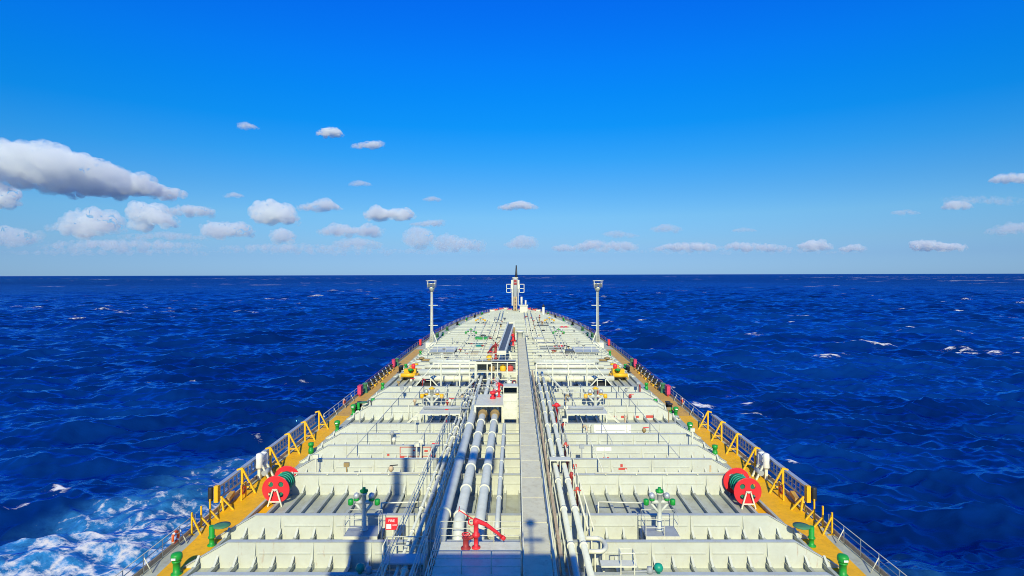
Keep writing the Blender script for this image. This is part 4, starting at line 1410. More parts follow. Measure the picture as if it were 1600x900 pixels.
# ------------------------------------------------------------------ hose crane: pedestal + stowed boom
t = thing('hose_crane', 'white hose crane with its long boom, shaded dark inside, laid forward', 'crane', (1.1, 120, 0))
part('pedestal', MB().lathe((1.1, 119.5, 0.005), [(0.95, 0), (0.95, 0.1), (0.68, 0.3), (0.66, 3.3), (0.85, 3.35), (0.85, 3.7)], 20), WHITE, t)


def boomx(y):
    return -1.95 + (y - 88) / 42.0 * 1.15


y0, y1 = 88, 131
mb = MB()
for side, w in ((-1, 0.68), (1, 0.68)):
    mb.bar((boomx(y0) + side * 0.58, y0, 3.9), (boomx(y1) + side * w, y1, 4.1), 0.26, 0.6)
mb.bar((boomx(y1) - 0.75, y1, 4.1), (boomx(y1) + 0.75, y1, 4.1), 0.3, 0.6)
mb.bar((boomx(y0) - 0.66, y0, 3.9), (boomx(y0) + 0.66, y0, 3.9), 0.3, 0.6)
part('boom_sides', mb, WHITE, t)
part('boom_web', MB().quad([(boomx(y0) - 0.56, y0, 3.85), (boomx(y0) + 0.56, y0, 3.85), (boomx(y1) + 0.65, y1, 4.0), (boomx(y1) - 0.65, y1, 4.0)]).quad([(boomx(y0) - 0.56, y0, 3.75), (boomx(y0) + 0.56, y0, 3.75), (boomx(y1) + 0.65, y1, 3.9), (boomx(y1) - 0.65, y1, 3.9)]), DARK, t)  # web coloured dark to stand for the shadow inside the open boom
mb = MB()
for x in (-3.0, 0.4):
    mb.bar((x, 130, 0.004), (x * 0.5 - 0.4, 130, 3.6), 0.25, 0.25)
    mb.bar((x, 92, 0.004), (x * 0.5 - 1.0, 92, 3.5), 0.25, 0.25)
part('boom_rest', mb, WHITE, t)
t = thing('signal_post', 'slim white post with a brown collar right of the crane boom', 'post', (-0.1, 113, 0))
part('pole', MB().tube([(-0.1, 113, 0.005), (-0.1, 113, 6.4)], [0.2, 0.13], 10), WHITE, t)
part('collar', MB().lathe((-0.1, 113, 3.4), [(0.22, 0), (0.24, 1.6), (0.17, 1.7)], 10), BRASS, t)
rnd = random.Random(77)
for s in (-1, 1):
    for i in range(18):
        x = s * rnd.uniform(2.6, 7.6)
        y = rnd.uniform(124, 182)
        h = rnd.uniform(0.8, 2.0)
        t = thing('wheel_valve', '%s wheel valve on the %s fore deck pipes beyond the crane' % (ORD[i], SIDE[s]), 'valve', (x, y, 0), 'fore deck wheel valves')
        part('stem', MB().lathe((x, y, 0.005), [(0.35, 0), (0.35, 0.12), (0.18, 0.14), (0.18, h)], 8), rnd.choice([WHITE, GREY, WHITE, BRASS]), t)
        part('handwheel', MB().torus((x, y, h + 0.05), 0.36, 0.08, 'z', 12, 5), rnd.choice([BLACK, DARK, GREY, DKRED]), t)
monitor((-0.25, 107.5, 2.3), 'red water monitor on a post beside the crane boom', 1.4, RED, 1.5)
solo('monitor_post', MB().lathe((-0.25, 107.5, 0.005), [(0.35, 0), (0.2, 0.1), (0.2, 2.2), (0.4, 2.25), (0.4, 2.295)], 10), WHITE, 'white post under the red monitor beside the crane boom', 'post', (-0.25, 107.5, 0))
monitor((-2.9, 90.5, 2.6), 'dark red water monitor arching at the near end of the crane boom', 2.2, DKRED, 1.6)
solo('monitor_post', MB().lathe((-2.9, 90.5, 0.005), [(0.35, 0), (0.2, 0.1), (0.2, 2.5), (0.4, 2.55), (0.4, 2.595)], 10), DKRED, 'dark red post at the near end of the crane boom', 'post', (-2.9, 90.5, 0))

# ------------------------------------------------------------------ fore deck
FOR = [('hatch_cover', 'flat dark grey hatch on the left fore deck', 'hatch', Wp(770, 517, 0.6), (2.3, 3.0, 0.6), DARK),
       ('deck_locker', 'white deck locker behind the dark hatch on the left fore deck', 'locker', Wp(770, 524, 0.9), (2.6, 2.0, 0.9), WHITE),
       ('green_cover', 'bright green topped box on the left fore deck', 'cover', Wp(752, 528, 1.4), (2.6, 2.0, 1.4), GREEN),
       ('winch_box', 'dark teal winch housing below the bright green box', 'winch', Wp(748, 541, 1.2), (1.2, 3.0, 1.2), TEAL),
       ('deck_locker', 'grey white pump box near the teal winch', 'pump box', Wp(741, 552, 1.0), (1.6, 1.6, 1.0), BRASS),
       ('deck_locker', 'dark grey box in the right pipe clutter', 'box', Wp(890, 552, 1.2), (1.4, 1.6, 1.6), DARK),
       ('deck_locker', 'small grey box on the right fore deck', 'box', Wp(901, 541, 0.6), (1.0, 1.2, 0.6), GREY),
       ('deck_locker', 'tall cream locker right of the crane', 'locker', Wp(842, 532, 1.2), (2.0, 3.0, 1.4), WHITE),
       ('deck_locker', 'dark mesh box right of the crane on the fore deck', 'box', Wp(848, 510, 0.8), (3.0, 2.0, 1.0), DARK),
       ('deck_locker', 'grey box left of the crane boom on the fore deck', 'box', Wp(787, 519, 0.8), (1.5, 2.0, 1.2), GREY),
       ('deck_locker', 'dark box beside the foot of the boom rest', 'box', Wp(785, 507, 0.8), (2.4, 2.0, 1.0), DARK)]
for nm, lab, cat, p, (sx_, sy_, sz_), mat in FOR:
    t = thing(nm, lab, cat, (p.x, p.y, 0))
    part('body', MB().box(p.x - sx_ / 2, p.x + sx_ / 2, p.y, p.y + sy_, 0.15, sz_), mat, t)
    part('lid', MB().box(p.x - sx_ / 2 - 0.06, p.x + sx_ / 2 + 0.06, p.y - 0.06, p.y + sy_ + 0.06, sz_ + 0.002, sz_ + 0.1), mat, t)
    part('feet', MB().box(p.x - sx_ / 2 + 0.1, p.x + sx_ / 2 - 0.1, p.y + 0.1, p.y + sy_ - 0.1, 0.004, 0.148), GREY, t)
# red specks
for px, py, lab in ((878, 515, 'left small red hydrant on the right fore deck'), (884, 515, 'right small red hydrant on the right fore deck'), (757, 512, 'small red hydrant on the left fore deck'), (867, 548, 'red hydrant in the right pipe clutter'), (877, 546, 'red hydrant nearest the right raised plate')):
    p = Wp(px, py, 0.3)
    solo('hydrant', MB().lathe((p.x, p.y, 0.005), [(0.2, 0), (0.2, 0.7), (0.4, 0.75), (0.4, 1.1), (0.1, 1.2)], 10).tube([(p.x - 0.6, p.y, 0.9), (p.x + 0.6, p.y, 0.9)], 0.15, 8), RED, lab, 'hydrant', (p.x, p.y, 0), 'small red hydrants')
# right vent post
p = Wp(849, 497, 0)
t = thing('vent_riser', 'white vent riser with a black top on the right bow deck', 'vent riser', (p.x, p.y, 0))
part('pole', MB().lathe((p.x, p.y, 0.005), [(0.5, 0), (0.42, 0.2), (0.42, 3.6)], 14), WHITE, t)
part('black_top', MB().lathe((p.x, p.y, 3.602), [(0.46, 0), (0.46, 0.5), (0.2, 0.55), (0.2, 0.95), (0.05, 1.0)], 14), BLACK, t)
# forward service pipes along the centre
for i, (x, r) in enumerate(((3.0, 0.13), (4.0, 0.10), (5.2, 0.10), (-4.0, 0.13), (-5.0, 0.10))):
    solo('fore_pipe', MB().tube([(x, 126, 1.5), (x, 196, 1.5)], r, 8), WHITE, 'white fore deck pipe %s' % ('closest on the right of the centreline', 'second out on the right of the centreline', 'third out on the right of the centreline', 'closest on the left of the centreline', 'second out on the left of the centreline')[i], 'pipe', (x, 126, 1.5), 'fore deck pipes')

# small loose fittings scattered over the girders and the deck between them
rnd = random.Random(404)
spots = []
for k, n in ((3, 3), (4, 4), (5, 4), (6, 5), (7, 5), (9, 6), (10, 6), (11, 6), (12, 6)):
    for _ in range(n):
        spots.append((rnd.choice((-1, 1)) * rnd.uniform(4.6, 16.5), YK[k] + rnd.uniform(0.5, 2.8)))
for _ in range(120):
    y = rnd.uniform(98, 205)
    spots.append((rnd.choice((-1, 1)) * rnd.uniform(1.8, max(2.5, half(y) - 3.0)), y))
kinds = ('gooseneck', 'stub post', 'ball valve', 'pump box')
tally = {}
spots.sort(key=lambda p: p[1])
for x, y in spots:
    kind = rnd.choice(kinds[:3] if y < 100 else kinds)
    cname, mat = rnd.choice((('white', WHITE), ('white', WHITE), ('grey', GREY), ('white', WHITE), ('brown', BRASS), ('red', DKRED), ('dark', DARK), ('cream', RUSTY)))
    zone = 'near' if y < 62 else 'middle' if y < 80 else 'manifold' if y < 125 else 'bow'
    key = (kind, cname, x > 0, zone)
    tally[key] = tally.get(key, -1) + 1
    near = y < 96
    z = 1.2 if near else 0.0
    h = rnd.uniform(0.6, 1.1) + (1.0 if near else 0.0)
    if kind == 'pump box':
        h *= 0.75
    lab = '%s %s small %s on the %s %s deck' % (ORD[min(19, tally[key])], cname, kind, SIDE[1 if x > 0 else -1], zone)
    nm = kind.replace(' ', '_')
    t = thing(nm, lab, 'deck fitting', (x, y, 0), 'small deck fittings')
    if kind == 'gooseneck':
        a = rnd.uniform(0, 6.28)
        c, d = math.cos(a), math.sin(a)
        part('bent_pipe', MB().tube([(x, y, 0.005), (x, y, h), (x + 0.12 * c, y + 0.12 * d, h + 0.16), (x + 0.32 * c, y + 0.32 * d, h + 0.14), (x + 0.4 * c, y + 0.4 * d, h - 0.1)], 0.09, 8), mat, t)
    elif kind == 'stub post':
        part('post', MB().bar((x, y, 0.005), (x, y, h + 0.2), 0.09, 0.09).box(x - 0.2, x + 0.2, y - 0.1, y + 0.1, h + 0.2, h + 0.5), mat, t)
    elif kind == 'ball valve':
        part('body', MB().lathe((x, y, 0.005), [(0.1, 0), (0.1, h - 0.4), (0.2, h - 0.3), (0.2, h - 0.1), (0.08, h)], 8), mat, t)
        part('lever', MB().bar((x - 0.1, y, h + 0.03), (x + 0.5, y + 0.1, h + 0.05), 0.06, 0.06), rnd.choice((RED, BLACK, GREY)), t)
    else:
        w = rnd.uniform(0.3, 0.6)
        part('box', MB().box(x - w, x + w, y - 0.3, y + 0.3, 0.15, h), mat, t)
        part('feet', MB().box(x - w + 0.05, x + w - 0.05, y - 0.22, y + 0.22, 0.005, 0.148), GREY, t)
# thin lines strung over the girders
for s in (-1, 1):
    for i, (x, ya, yb, z, r, mat) in enumerate(((6.9, 44, 75, 1.62, 0.05, WHITE), (8.3, 51, 73, 1.60, 0.035, GREY), (11.7, 64, 75, 1.62, 0.05, WHITE), (13.6, 47, 75, 1.60, 0.04, GREY), (6.0, 96, 175, 1.3, 0.06, WHITE), (8.0, 100, 168, 1.28, 0.05, PIPE), (10.2, 98, 150, 1.3, 0.06, WHITE))):
        x2 = s * (x + (0.5 if s > 0 else 0.0) * (i % 3))
        solo('deck_line', MB().tube([(x2, ya, 0.05), (x2, ya + 0.2, z), (x2, yb - 0.2, z), (x2, yb, 0.05)], r, 6), mat, '%s thin line counted out from the walkway over the %s girders' % (ORD[i].replace('nearest', 'closest'), SIDE[s]), 'pipe', (x2, ya, 0.05), 'thin lines over the girders')
    for i, (y, x1_, x2_, h) in enumerate(((68.5, 4.8, 8.2, 2.6), (100.5, 6, 15.5, 1.9), (118, 3.0, 13.0, 2.1), (126.5, 3, 9.0, 2.0), (142, 2.5, 8.0, 1.9), (156, 2.5, 7, 1.9))):
        mb = MB()
        for z in (h - 0.5, h):
            mb.tube([(s * x1_, y, z), (s * x2_, y, z)], 0.035, 5)
        n = int((x2_ - x1_) / 1.1)
        for k in range(n + 1):
            x = x1_ + (x2_ - x1_) * k / n
            mb.tube([(s * x, y, 0.004), (s * x, y, h)], 0.035, 5)
        mb.tube([(s * x2_, y, h), (s * x2_, y + 2.5, h), (s * x2_, y + 2.5, 0.004)], 0.035, 5)
        solo('guard_rail', mb, RAILW, '%s low guard rail crossing the %s deck ahead of the cabinet' % (ORD[i], SIDE[s]), 'railing', (s * x1_, y, 0), 'low guard rails')

# foremast
fx, fy = 0.05, 204.0
t = thing('fore_mast', 'white foremast with side frames, yellow ladder and dark top pole', 'mast', (fx, fy, 0))
part('trunk', MB().tube([(fx, fy, 0.005), (fx, fy, 7.0), (fx, fy, 9.2), (fx, fy, 12.6)], [0.75, 0.8, 1.15, 1.0], 16), GREY, t)
mb = MB()
mb.box(fx - 1.45, fx - 0.85, fy - 1.0, fy + 0.8, 8.8, 12.0)
mb.box(fx + 0.85, fx + 1.45, fy - 1.0, fy + 0.8, 8.8, 12.0)
mb.box(fx - 1.0, fx + 1.0, fy - 0.9, fy + 0.9, 12.6, 12.9)
mb.box(fx - 1.25, fx - 0.9, fy - 1.0, fy - 0.3, 3.0, 8.8)
mb.box(fx + 0.9, fx + 1.15, fy - 1.0, fy - 0.3, 3.0, 8.8)
part('side_panels', mb, WHITE, t)
mb = MB()
for s in (-1, 1):
    for z in (7.6, 9.0, 10.5):
        mb.bar((fx + s * 1.45, fy - 0.6, z), (fx + s * 3.1, fy - 0.6, z), 0.2, 0.2)
    mb.bar((fx + s * 3.1, fy - 0.6, 7.6), (fx + s * 3.1, fy - 0.6, 10.5), 0.2, 0.2)
    mb.bar((fx + s * 1.5, fy - 0.6, 7.6), (fx + s * 1.5, fy - 0.6, 10.5), 0.2, 0.2)
part('side_frames', mb, WHITE, t)
part('ladder_cage', MB().box(fx - 0.65, fx - 0.25, fy - 1.4, fy - 1.1, 1.2, 6.2).box(fx + 0.2, fx + 0.6, fy - 1.4, fy - 1.1, 1.2, 6.2), RUSTY, t)
mb = MB()
for k in range(10):
    mb.bar((fx - 0.25, fy - 1.25, 1.4 + k * 0.5), (fx + 0.2, fy - 1.25, 1.4 + k * 0.5), 0.12, 0.12)
part('ladder_rungs', mb, OCHRE, t)
part('lamp_housing', MB().box(fx - 0.55, fx + 0.55, fy - 1.3, fy - 1.0, 10.4, 11.1).box(fx - 0.5, fx + 0.5, fy - 1.3, fy - 1.0, 11.4, 12.1), DKRED, t)
part('top_pole', MB().tube([(fx + 0.35, fy, 12.9), (fx + 0.35, fy, 14.0), (fx + 0.35, fy, 17.2)], [0.5, 0.4, 0.2], 10), BLACK, t)
# bow winch house + small masts right of the foremast
t = thing('winch_house', 'white winch house just right of the foremast foot', 'deck house', (2.9, 196, 0))
part('wall', MB().box(1.6, 4.2, 195, 199, 0.005, 3.4), WHITE, t)
part('roof', MB().box(1.4, 4.4, 194.8, 199.2, 3.402, 3.6), WHITE, t)
part('pipe_stack', MB().tube([(2.2, 197, 3.6), (2.2, 197, 6.4)], 0.35, 10).tube([(3.6, 197, 3.6), (3.6, 197, 5.2)], 0.3, 10), WHITE, t)
for s in (-1, 1):
    for i, (x, y, mat, nm) in enumerate(((3.4, 215, WHITE, 'white'), (5.0, 212.5, PRIMER, 'red'), (7.0, 209, PRIMER, 'red brown'), (8.2, 206, WHITE, 'outer white'), (2.2, 210, PINK, 'dark pink'))):
        t = thing('bow_winch', '%s mooring winch on the %s side of the bow' % (nm, SIDE[s]), 'winch', (s * x, y, 0), 'bow mooring winches')
        part('drum', MB().tube([(s * x - 0.7, y, 0.8), (s * x + 0.7, y, 0.8)], 0.55, 14), mat, t)
        part('side_plate', MB().tube([(s * x - 0.8, y, 0.8), (s * x - 0.7, y, 0.8)], 0.79, 14).tube([(s * x + 0.7, y, 0.8), (s * x + 0.8, y, 0.8)], 0.79, 14), mat, t)
        part('base', MB().box(s * x - 1.0, s * x + 1.0, y - 0.5, y + 0.5, 0.004, 0.25), GREY, t)

# ------------------------------------------------------------------ sea
A_, B_ = 0.0025, -0.01667
SEA0 = -11.5
rng = np.random.default_rng(3)
nphi = 900
phi = np.linspace(R(-62), R(62), nphi)
# finer rings in the near and middle distance
rad = [22.0]
while rad[-1] < 70000:
    q = rad[-1]
    g_ = 0.0075 if q < 38 else 0.0026 + 0.0095 * min(1.0, max(0.0, math.log(q / 700.0) / math.log(10.0)))
    rad.append(q * (1 + g_))
rad = np.array(rad)
nr = len(rad)
PH, RD = np.meshgrid(phi, rad)
X = RD * np.sin(PH) + CAM.x
Y = RD * np.cos(PH)
dr = np.gradient(rad)[:, None] * np.ones_like(PH)
da = RD * (phi[1] - phi[0])
cell = np.maximum(dr, 0.55 * da)
Z = np.zeros_like(X)
DX = np.zeros_like(X)
DY = np.zeros_like(X)
JAC = np.zeros_like(X)
sgm = 1 / (1 + np.exp(-X / 30.0))          # starboard share
LEFT, RIGHT = 1 - sgm, sgm
gust = 1.0 + 0.45 * np.sin(X / 37.0 + 1.3 * np.sin(Y / 61.0)) * np.sin(Y / 43.0 + 0.9 * np.sin(X / 71.0))
waves = []
for i in range(110):
    u = rng.random()
    lam = 1.6 * (38.0 / 1.6) ** u
    th0 = (R(104), R(74), R(88))[i % 3]
    th = th0 + rng.normal(0, R(20) + R(16) * (1 - u))
    amp = 0.0110 * lam ** 0.95 * (0.5 + rng.random())
    waves.append((lam, th, amp, rng.random() * 6.283, i % 3))
for i in range(54):                        # short steep wind chop
    lam = 1.5 * (6.5 / 1.5) ** rng.random()
    waves.append((lam, R(90) + rng.normal(0, R(30)), 0.0080 * lam ** 0.9 * (0.5 + rng.random()), rng.random() * 6.283, 3))
for lam, th, amp, ph, side in waves:
    k = 2 * math.pi / lam
    kx, ky = k * math.cos(th), k * math.sin(th)
    att = np.clip((lam / (2.4 * cell)) - 1.0, 0, 1)
    a = amp * att * (1.25 * LEFT if side == 0 else 1.25 * RIGHT if side == 1 else 0.75 if side == 2 else gust)
    arg = kx * X + ky * Y + ph
    sn, cs = np.sin(arg), np.cos(arg)
    Z += a * cs
    DX -= 0.5 * a * math.cos(th) * sn
    DY -= 0.5 * a * math.sin(th) * sn
    JAC += a * k * cs


def vnoise(x, y, sc, seed, octv=4):
    """cheap value noise"""
    tot = np.zeros_like(x)
    am = 1.0
    nrm = 0
    rg = np.random.default_rng(seed)
    for o in range(octv):
        T = rg.random((256, 256))
        xs, ys = x / sc + 17.3 * o, y / sc + 9.1 * o
        xi, yi = np.floor(xs).astype(int), np.floor(ys).astype(int)
        fx_, fy_ = xs - xi, ys - yi
        fx_, fy_ = fx_ * fx_ * (3 - 2 * fx_), fy_ * fy_ * (3 - 2 * fy_)
        a = T[xi % 256, yi % 256]
        b = T[(xi + 1) % 256, yi % 256]
        c = T[xi % 256, (yi + 1) % 256]
        d = T[(xi + 1) % 256, (yi + 1) % 256]
        tot += am * (a + (b - a) * fx_ + (c - a) * fy_ + (a - b - c + d) * fx_ * fy_)
        nrm += am
        am *= 0.5
        sc *= 0.5
    return tot / nrm


rough_ = vnoise(X, Y, 120, 5, 3)
ZB = SEA0 + A_ * (X - CAM.x) + B_ * Y
fade = np.clip(RD / 60.0, 0.3, 1)
# far whitecaps: isolated streaks drawn out along the crests
n1 = vnoise(X / 3.0, Y, 9, 21, 2) * (0.75 + 0.5 * vnoise(X, Y, 260, 22, 2))
capf = np.clip((n1 - 0.74) * 12, 0, 1) * np.clip((RD - 50) / 120, 0, 1) * np.clip(0.55 + 0.6 * JAC, 0.1, 1) * (RD < 6000)
n2_ = vnoise(X / 2.5, Y, 38, 31, 2) * (0.75 + 0.5 * vnoise(X, Y, 900, 32, 2))
capff = np.clip((n2_ - 0.775) * 14, 0, 1) * np.clip((RD - 900) / 700, 0, 1) * (RD < 9000)
# bow wash along the hull
dl = -X - 20.8            # distance outboard, port
dr_ = X - 20.8
wedge = 7 + np.clip((135 - Y) * 0.34, 0, 24) + 9 * np.clip((74 - Y) / 22, 0, 1)
wn = vnoise(X, Y, 14, 41, 4)
wash = np.clip(1.0 - (dl - wedge * (0.75 + 0.5 * wn)) / 7.0, 0, 1) * np.clip((150 - Y) / 60, 0, 1) * (dl > -3)
streng = 0.66 + 0.34 * np.clip((76 - Y) / 16, 0, 1)
wash = wash * streng
wedr = 5 + np.clip((115 - Y) * 0.22, 0, 14)
washr = np.clip(1.0 - (dr_ - wedr * (0.6 + 0.8 * wn)) / 5.0, 0, 1) * np.clip((130 - Y) / 40, 0, 1) * (dr_ > -3) * 0.42
washall = np.maximum(wash, washr)
Z = Z + 0.35 * wash * (vnoise(X, Y, 5, 51, 3) - 0.4)


def blob(px, py, wx, wy, st):
    d = F * (CAM.z - SEA0) / (py - 429)
    cx, cyy = CAM.x + (px - VPX) * d / F, d
    return st * np.exp(-(((X - cx) / wx) ** 2 + ((Y - cyy) / wy) ** 2))


blobs = np.zeros_like(X)
for px, py, wx, wy, st in ((100, 777, 4.2, 1.8, 0.75), (345, 503, 6, 2.2, 1.3), (225, 597, 4, 1.6, 1.0), (300, 590, 2, 1.2, 0.7), (1098, 630, 4.2, 2.4, 1.3), (1180, 645, 5, 2.2, 1.1), (1165, 632, 3, 1.6, 1.0), (1255, 602, 4.5, 2.2, 1.2), (1310, 543, 4, 2.0, 1.2), (1470, 551, 5, 1.6, 1.0), (1322, 477, 5, 3, 1.3), (1500, 487, 6, 3, 1.1), (1520, 548, 3, 1.2, 0.9), (1485, 672, 1.2, 1.0, 1.0), (1240, 728, 3, 1.6, 0.7), (1210, 660, 3.5, 1.3, 0.8), (400, 690, 3, 1.5, 0.55), (20, 800, 3, 1.4, 0.7), (1050, 612, 2, 1.3, 0.9)):
    blobs = np.maximum(blobs, blob(px, py, wx * 0.62, wy * 0.9, st))
fm_n = 0.45 + 1.1 * (vnoise(X, Y, 2.2, 61, 4) - 0.25)
foam = np.maximum.reduce([capf, capff, 1.8 * blobs * fm_n])
foam = np.clip(foam, 0, 1)

verts = np.stack([X + DX, Y + DY, ZB + Z * fade], -1).reshape(-1, 3).astype(np.float32)
idx = np.arange(nphi * nr).reshape(nr, nphi)
fa = np.stack([idx[:-1, :-1], idx[:-1, 1:], idx[1:, 1:], idx[1:, :-1]], -1).reshape(-1, 4)
me = bpy.data.meshes.new('sea')
me.vertices.add(len(verts))
me.vertices.foreach_set('co', verts.ravel())
me.loops.add(fa.size)
me.loops.foreach_set('vertex_index', fa.ravel().astype(np.int32))
me.polygons.add(len(fa))
me.polygons.foreach_set('loop_start', np.arange(0, fa.size, 4, dtype=np.int32))
me.polygons.foreach_set('loop_total', np.full(len(fa), 4, dtype=np.int32))
me.polygons.foreach_set('use_smooth', np.ones(len(fa), dtype=bool))
for nm, arr in (('foam', foam), ('wash', washall), ('spread', np.clip(np.log(cell / 0.4) / math.log(60), 0, 1))):
    at = me.attributes.new(nm, 'FLOAT', 'POINT')
    at.data.foreach_set('value', arr.ravel().astype(np.float32))
me.update()
me.validate()
sea = bpy.data.objects.new('sea', me)
COL.objects.link(sea)
sea['kind'] = 'structure'
sea['label'] = 'deep blue choppy sea reaching to the horizon'


def sea_material():
    m = bpy.data.materials.new('sea_water')
    m.use_nodes = True
    n = m.node_tree
    L = n.links
    b = n.nodes['Principled BSDF']
    geo = n.nodes.new('ShaderNodeNewGeometry')

    def noise(scale, detail=3, rough=0.55, sx=1.0, sy=1.0, rot=0.0):
        mpn = n.nodes.new('ShaderNodeMapping')
        mpn.inputs['Scale'].default_value = (sx, sy, 0.0)
        mpn.inputs['Rotation'].default_value = (0, 0, rot)
        L.new(geo.outputs['Position'], mpn.inputs['Vector'])
        t = n.nodes.new('ShaderNodeTexNoise')
        t.inputs['Scale'].default_value = scale
        t.inputs['Detail'].default_value = detail
        t.inputs['Roughness'].default_value = rough
        L.new(mpn.outputs['Vector'], t.inputs['Vector'])
        return t.outputs['Fac']

    def math_(op, a, b_=None, c=None):
        t = n.nodes.new('ShaderNodeMath')
        t.operation = op
        for i, v in enumerate((a, b_, c)):
            if v is None:
                continue
            if isinstance(v, (int, float)):
                t.inputs[i].default_value = v
            else:
                L.new(v, t.inputs[i])
        return t.outputs[0]

    def rng_(v, a, b_, c=0.0, d=1.0):
        t = n.nodes.new('ShaderNodeMapRange')
        t.inputs['From Min'].default_value = a
        t.inputs['From Max'].default_value = b_
        t.inputs['To Min'].default_value = c
        t.inputs['To Max'].default_value = d
        L.new(v, t.inputs['Value'])
        return t.outputs['Result']
    sp = n.nodes.new('ShaderNodeAttribute')      # share of the wave slopes the mesh no longer resolves
    sp.attribute_name = 'spread'
    ripple = noise(0.75, 5, 0.6, 0.45, 1.0, 0.15)
    chop = noise(0.16, 4, 0.55, 0.35, 1.0, -0.1)
    far = noise(0.03, 5, 0.62, 0.45, 1.0, 0.1)
    bp1 = n.nodes.new('ShaderNodeBump')
    L.new(rng_(sp.outputs['Fac'], 0.0, 0.45, 0.2, 2.0), bp1.inputs['Distance'])
    bp1.inputs['Strength'].default_value = 1.0
    L.new(chop, bp1.inputs['Height'])
    bp2 = n.nodes.new('ShaderNodeBump')
    bp2.inputs['Distance'].default_value = 0.15
    bp2.inputs['Strength'].default_value = 1.0
    L.new(ripple, bp2.inputs['Height'])
    L.new(bp1.outputs['Normal'], bp2.inputs['Normal'])
    mid = noise(0.09, 5, 0.6, 0.35, 1.0, 0.05)
    bp3 = n.nodes.new('ShaderNodeBump')
    bp3.inputs['Distance'].default_value = 3.2
    L.new(rng_(sp.outputs['Fac'], 0.25, 0.6), bp3.inputs['Strength'])
    L.new(math_('ADD', mid, math_('MULTIPLY', noise(0.028, 4, 0.55, 0.3, 1.0, -0.05), 2.5)), bp3.inputs['Height'])
    L.new(bp3.outputs['Normal'], bp1.inputs['Normal'])
    # foam cover
    fo = n.nodes.new('ShaderNodeAttribute')
    fo.attribute_name = 'foam'
    wa = n.nodes.new('ShaderNodeAttribute')
    wa.attribute_name = 'wash'
    lace = noise(0.75, 8, 0.74, 0.6, 1.0, 0.5)
    lace2 = noise(1.0, 9, 0.70, 0.4, 1.0, 0.0)
    vor = n.nodes.new('ShaderNodeTexVoronoi')
    vor.feature = 'DISTANCE_TO_EDGE'
    vor.inputs['Scale'].default_value = 0.30
    dist = n.nodes.new('ShaderNodeVectorMath')
    dist.operation = 'ADD'
    nz = n.nodes.new('ShaderNodeTexNoise')
    nz.inputs['Scale'].default_value = 0.35
    nz.inputs['Detail'].default_value = 5
    L.new(geo.outputs['Position'], nz.inputs['Vector'])
    sc_ = n.nodes.new('ShaderNodeVectorMath')
    sc_.operation = 'SCALE'
    sc_.inputs['Scale'].default_value = 5.0
    L.new(nz.outputs['Color'], sc_.inputs[0])
    L.new(geo.outputs['Position'], dist.inputs[0])
    L.new(sc_.outputs['Vector'], dist.inputs[1])
    L.new(dist.outputs['Vector'], vor.inputs['Vector'])
    web = rng_(vor.outputs['Distance'], 0.0, 0.16, 0.14, 0.0)
    lw = math_('ADD', lace, web)
    thr = math_('ADD', rng_(wa.outputs['Fac'], 0.0, 1.0, 0.81, 0.525), rng_(wa.outputs['Fac'], 0.0, 0.15, 0.3, 0.0))
    wfoam = math_('SUBTRACT', lw, thr)
    wfoam = rng_(wfoam, 0.0, 0.17)
    ffoam = rng_(math_('SUBTRACT', lace2, math_('SUBTRACT', 0.75, math_('MULTIPLY', fo.outputs['Fac'], 0.38))), 0.0, 0.13)
    foam_ = math_('MAXIMUM', wfoam, ffoam)
    # water colour: deep blue, turquoise where air is churned in
    c1 = n.nodes.new('ShaderNodeMixRGB')
    c1.inputs['Color1'].default_value = (0.0005, 0.0115, 0.074, 1)
    c1.inputs['Color2'].default_value = (0.0016, 0.037, 0.19, 1)
    big = noise(0.0045, 4, 0.6, 0.35, 1.0, 0.08)
    L.new(rng_(math_('ADD', far, big), 0.85, 1.2), c1.inputs['Fac'])
    c2 = n.nodes.new('ShaderNodeMixRGB')
    c2.inputs['Color2'].default_value = (0.04, 0.27, 0.60, 1)
    L.new(c1.outputs['Color'], c2.inputs['Color1'])
    aer = math_('MULTIPLY', math_('POWER', wa.outputs['Fac'], 2.0), rng_(lace, 0.30, 0.62, 0.15, 1.0))
    L.new(aer, c2.inputs['Fac'])
    c3 = n.nodes.new('ShaderNodeMixRGB')
    c3.inputs['Color2'].default_value = (0.80, 0.86, 0.88, 1)
    L.new(c2.outputs['Color'], c3.inputs['Color1'])
    L.new(foam_, c3.inputs['Fac'])
    body = n.nodes.new('ShaderNodeBsdfDiffuse')
    L.new(c2.outputs['Color'], body.inputs['Color'])
    fup = n.nodes.new('ShaderNodeCombineXYZ')
    fup.inputs[2].default_value = 1.0
    fdif = n.nodes.new('ShaderNodeBsdfDiffuse')
    fdif.inputs['Color'].default_value = (0.88, 0.84, 0.78, 1)
    L.new(fup.outputs[0], fdif.inputs['Normal'])
    bmx = n.nodes.new('ShaderNodeMixShader')
    L.new(foam_, bmx.inputs[0])
    L.new(body.outputs[0], bmx.inputs[1])
    L.new(fdif.outputs[0], bmx.inputs[2])
    L.new(bp2.outputs['Normal'], body.inputs['Normal'])
    gl = n.nodes.new('ShaderNodeBsdfGlossy')
    gl.inputs['Color'].default_value = (0.11, 0.50, 1.0, 1)
    L.new(bp2.outputs['Normal'], gl.inputs['Normal'])
    L.new(rng_(sp.outputs['Fac'], 0, 1, 0.09, 0.40), gl.inputs['Roughness'])
    fr = n.nodes.new('ShaderNodeFresnel')
    fr.inputs['IOR'].default_value = 1.5
    L.new(bp2.outputs['Normal'], fr.inputs['Normal'])
    # unresolved steep wavelets far out keep the mean reflectance low; foam does not mirror
    fac = math_('MULTIPLY', fr.outputs['Fac'], rng_(sp.outputs['Fac'], 0, 1, 1.6, 0.45))
    fac = math_('MULTIPLY', fac, math_('SUBTRACT', 1.0, math_('MULTIPLY', foam_, 0.95)))
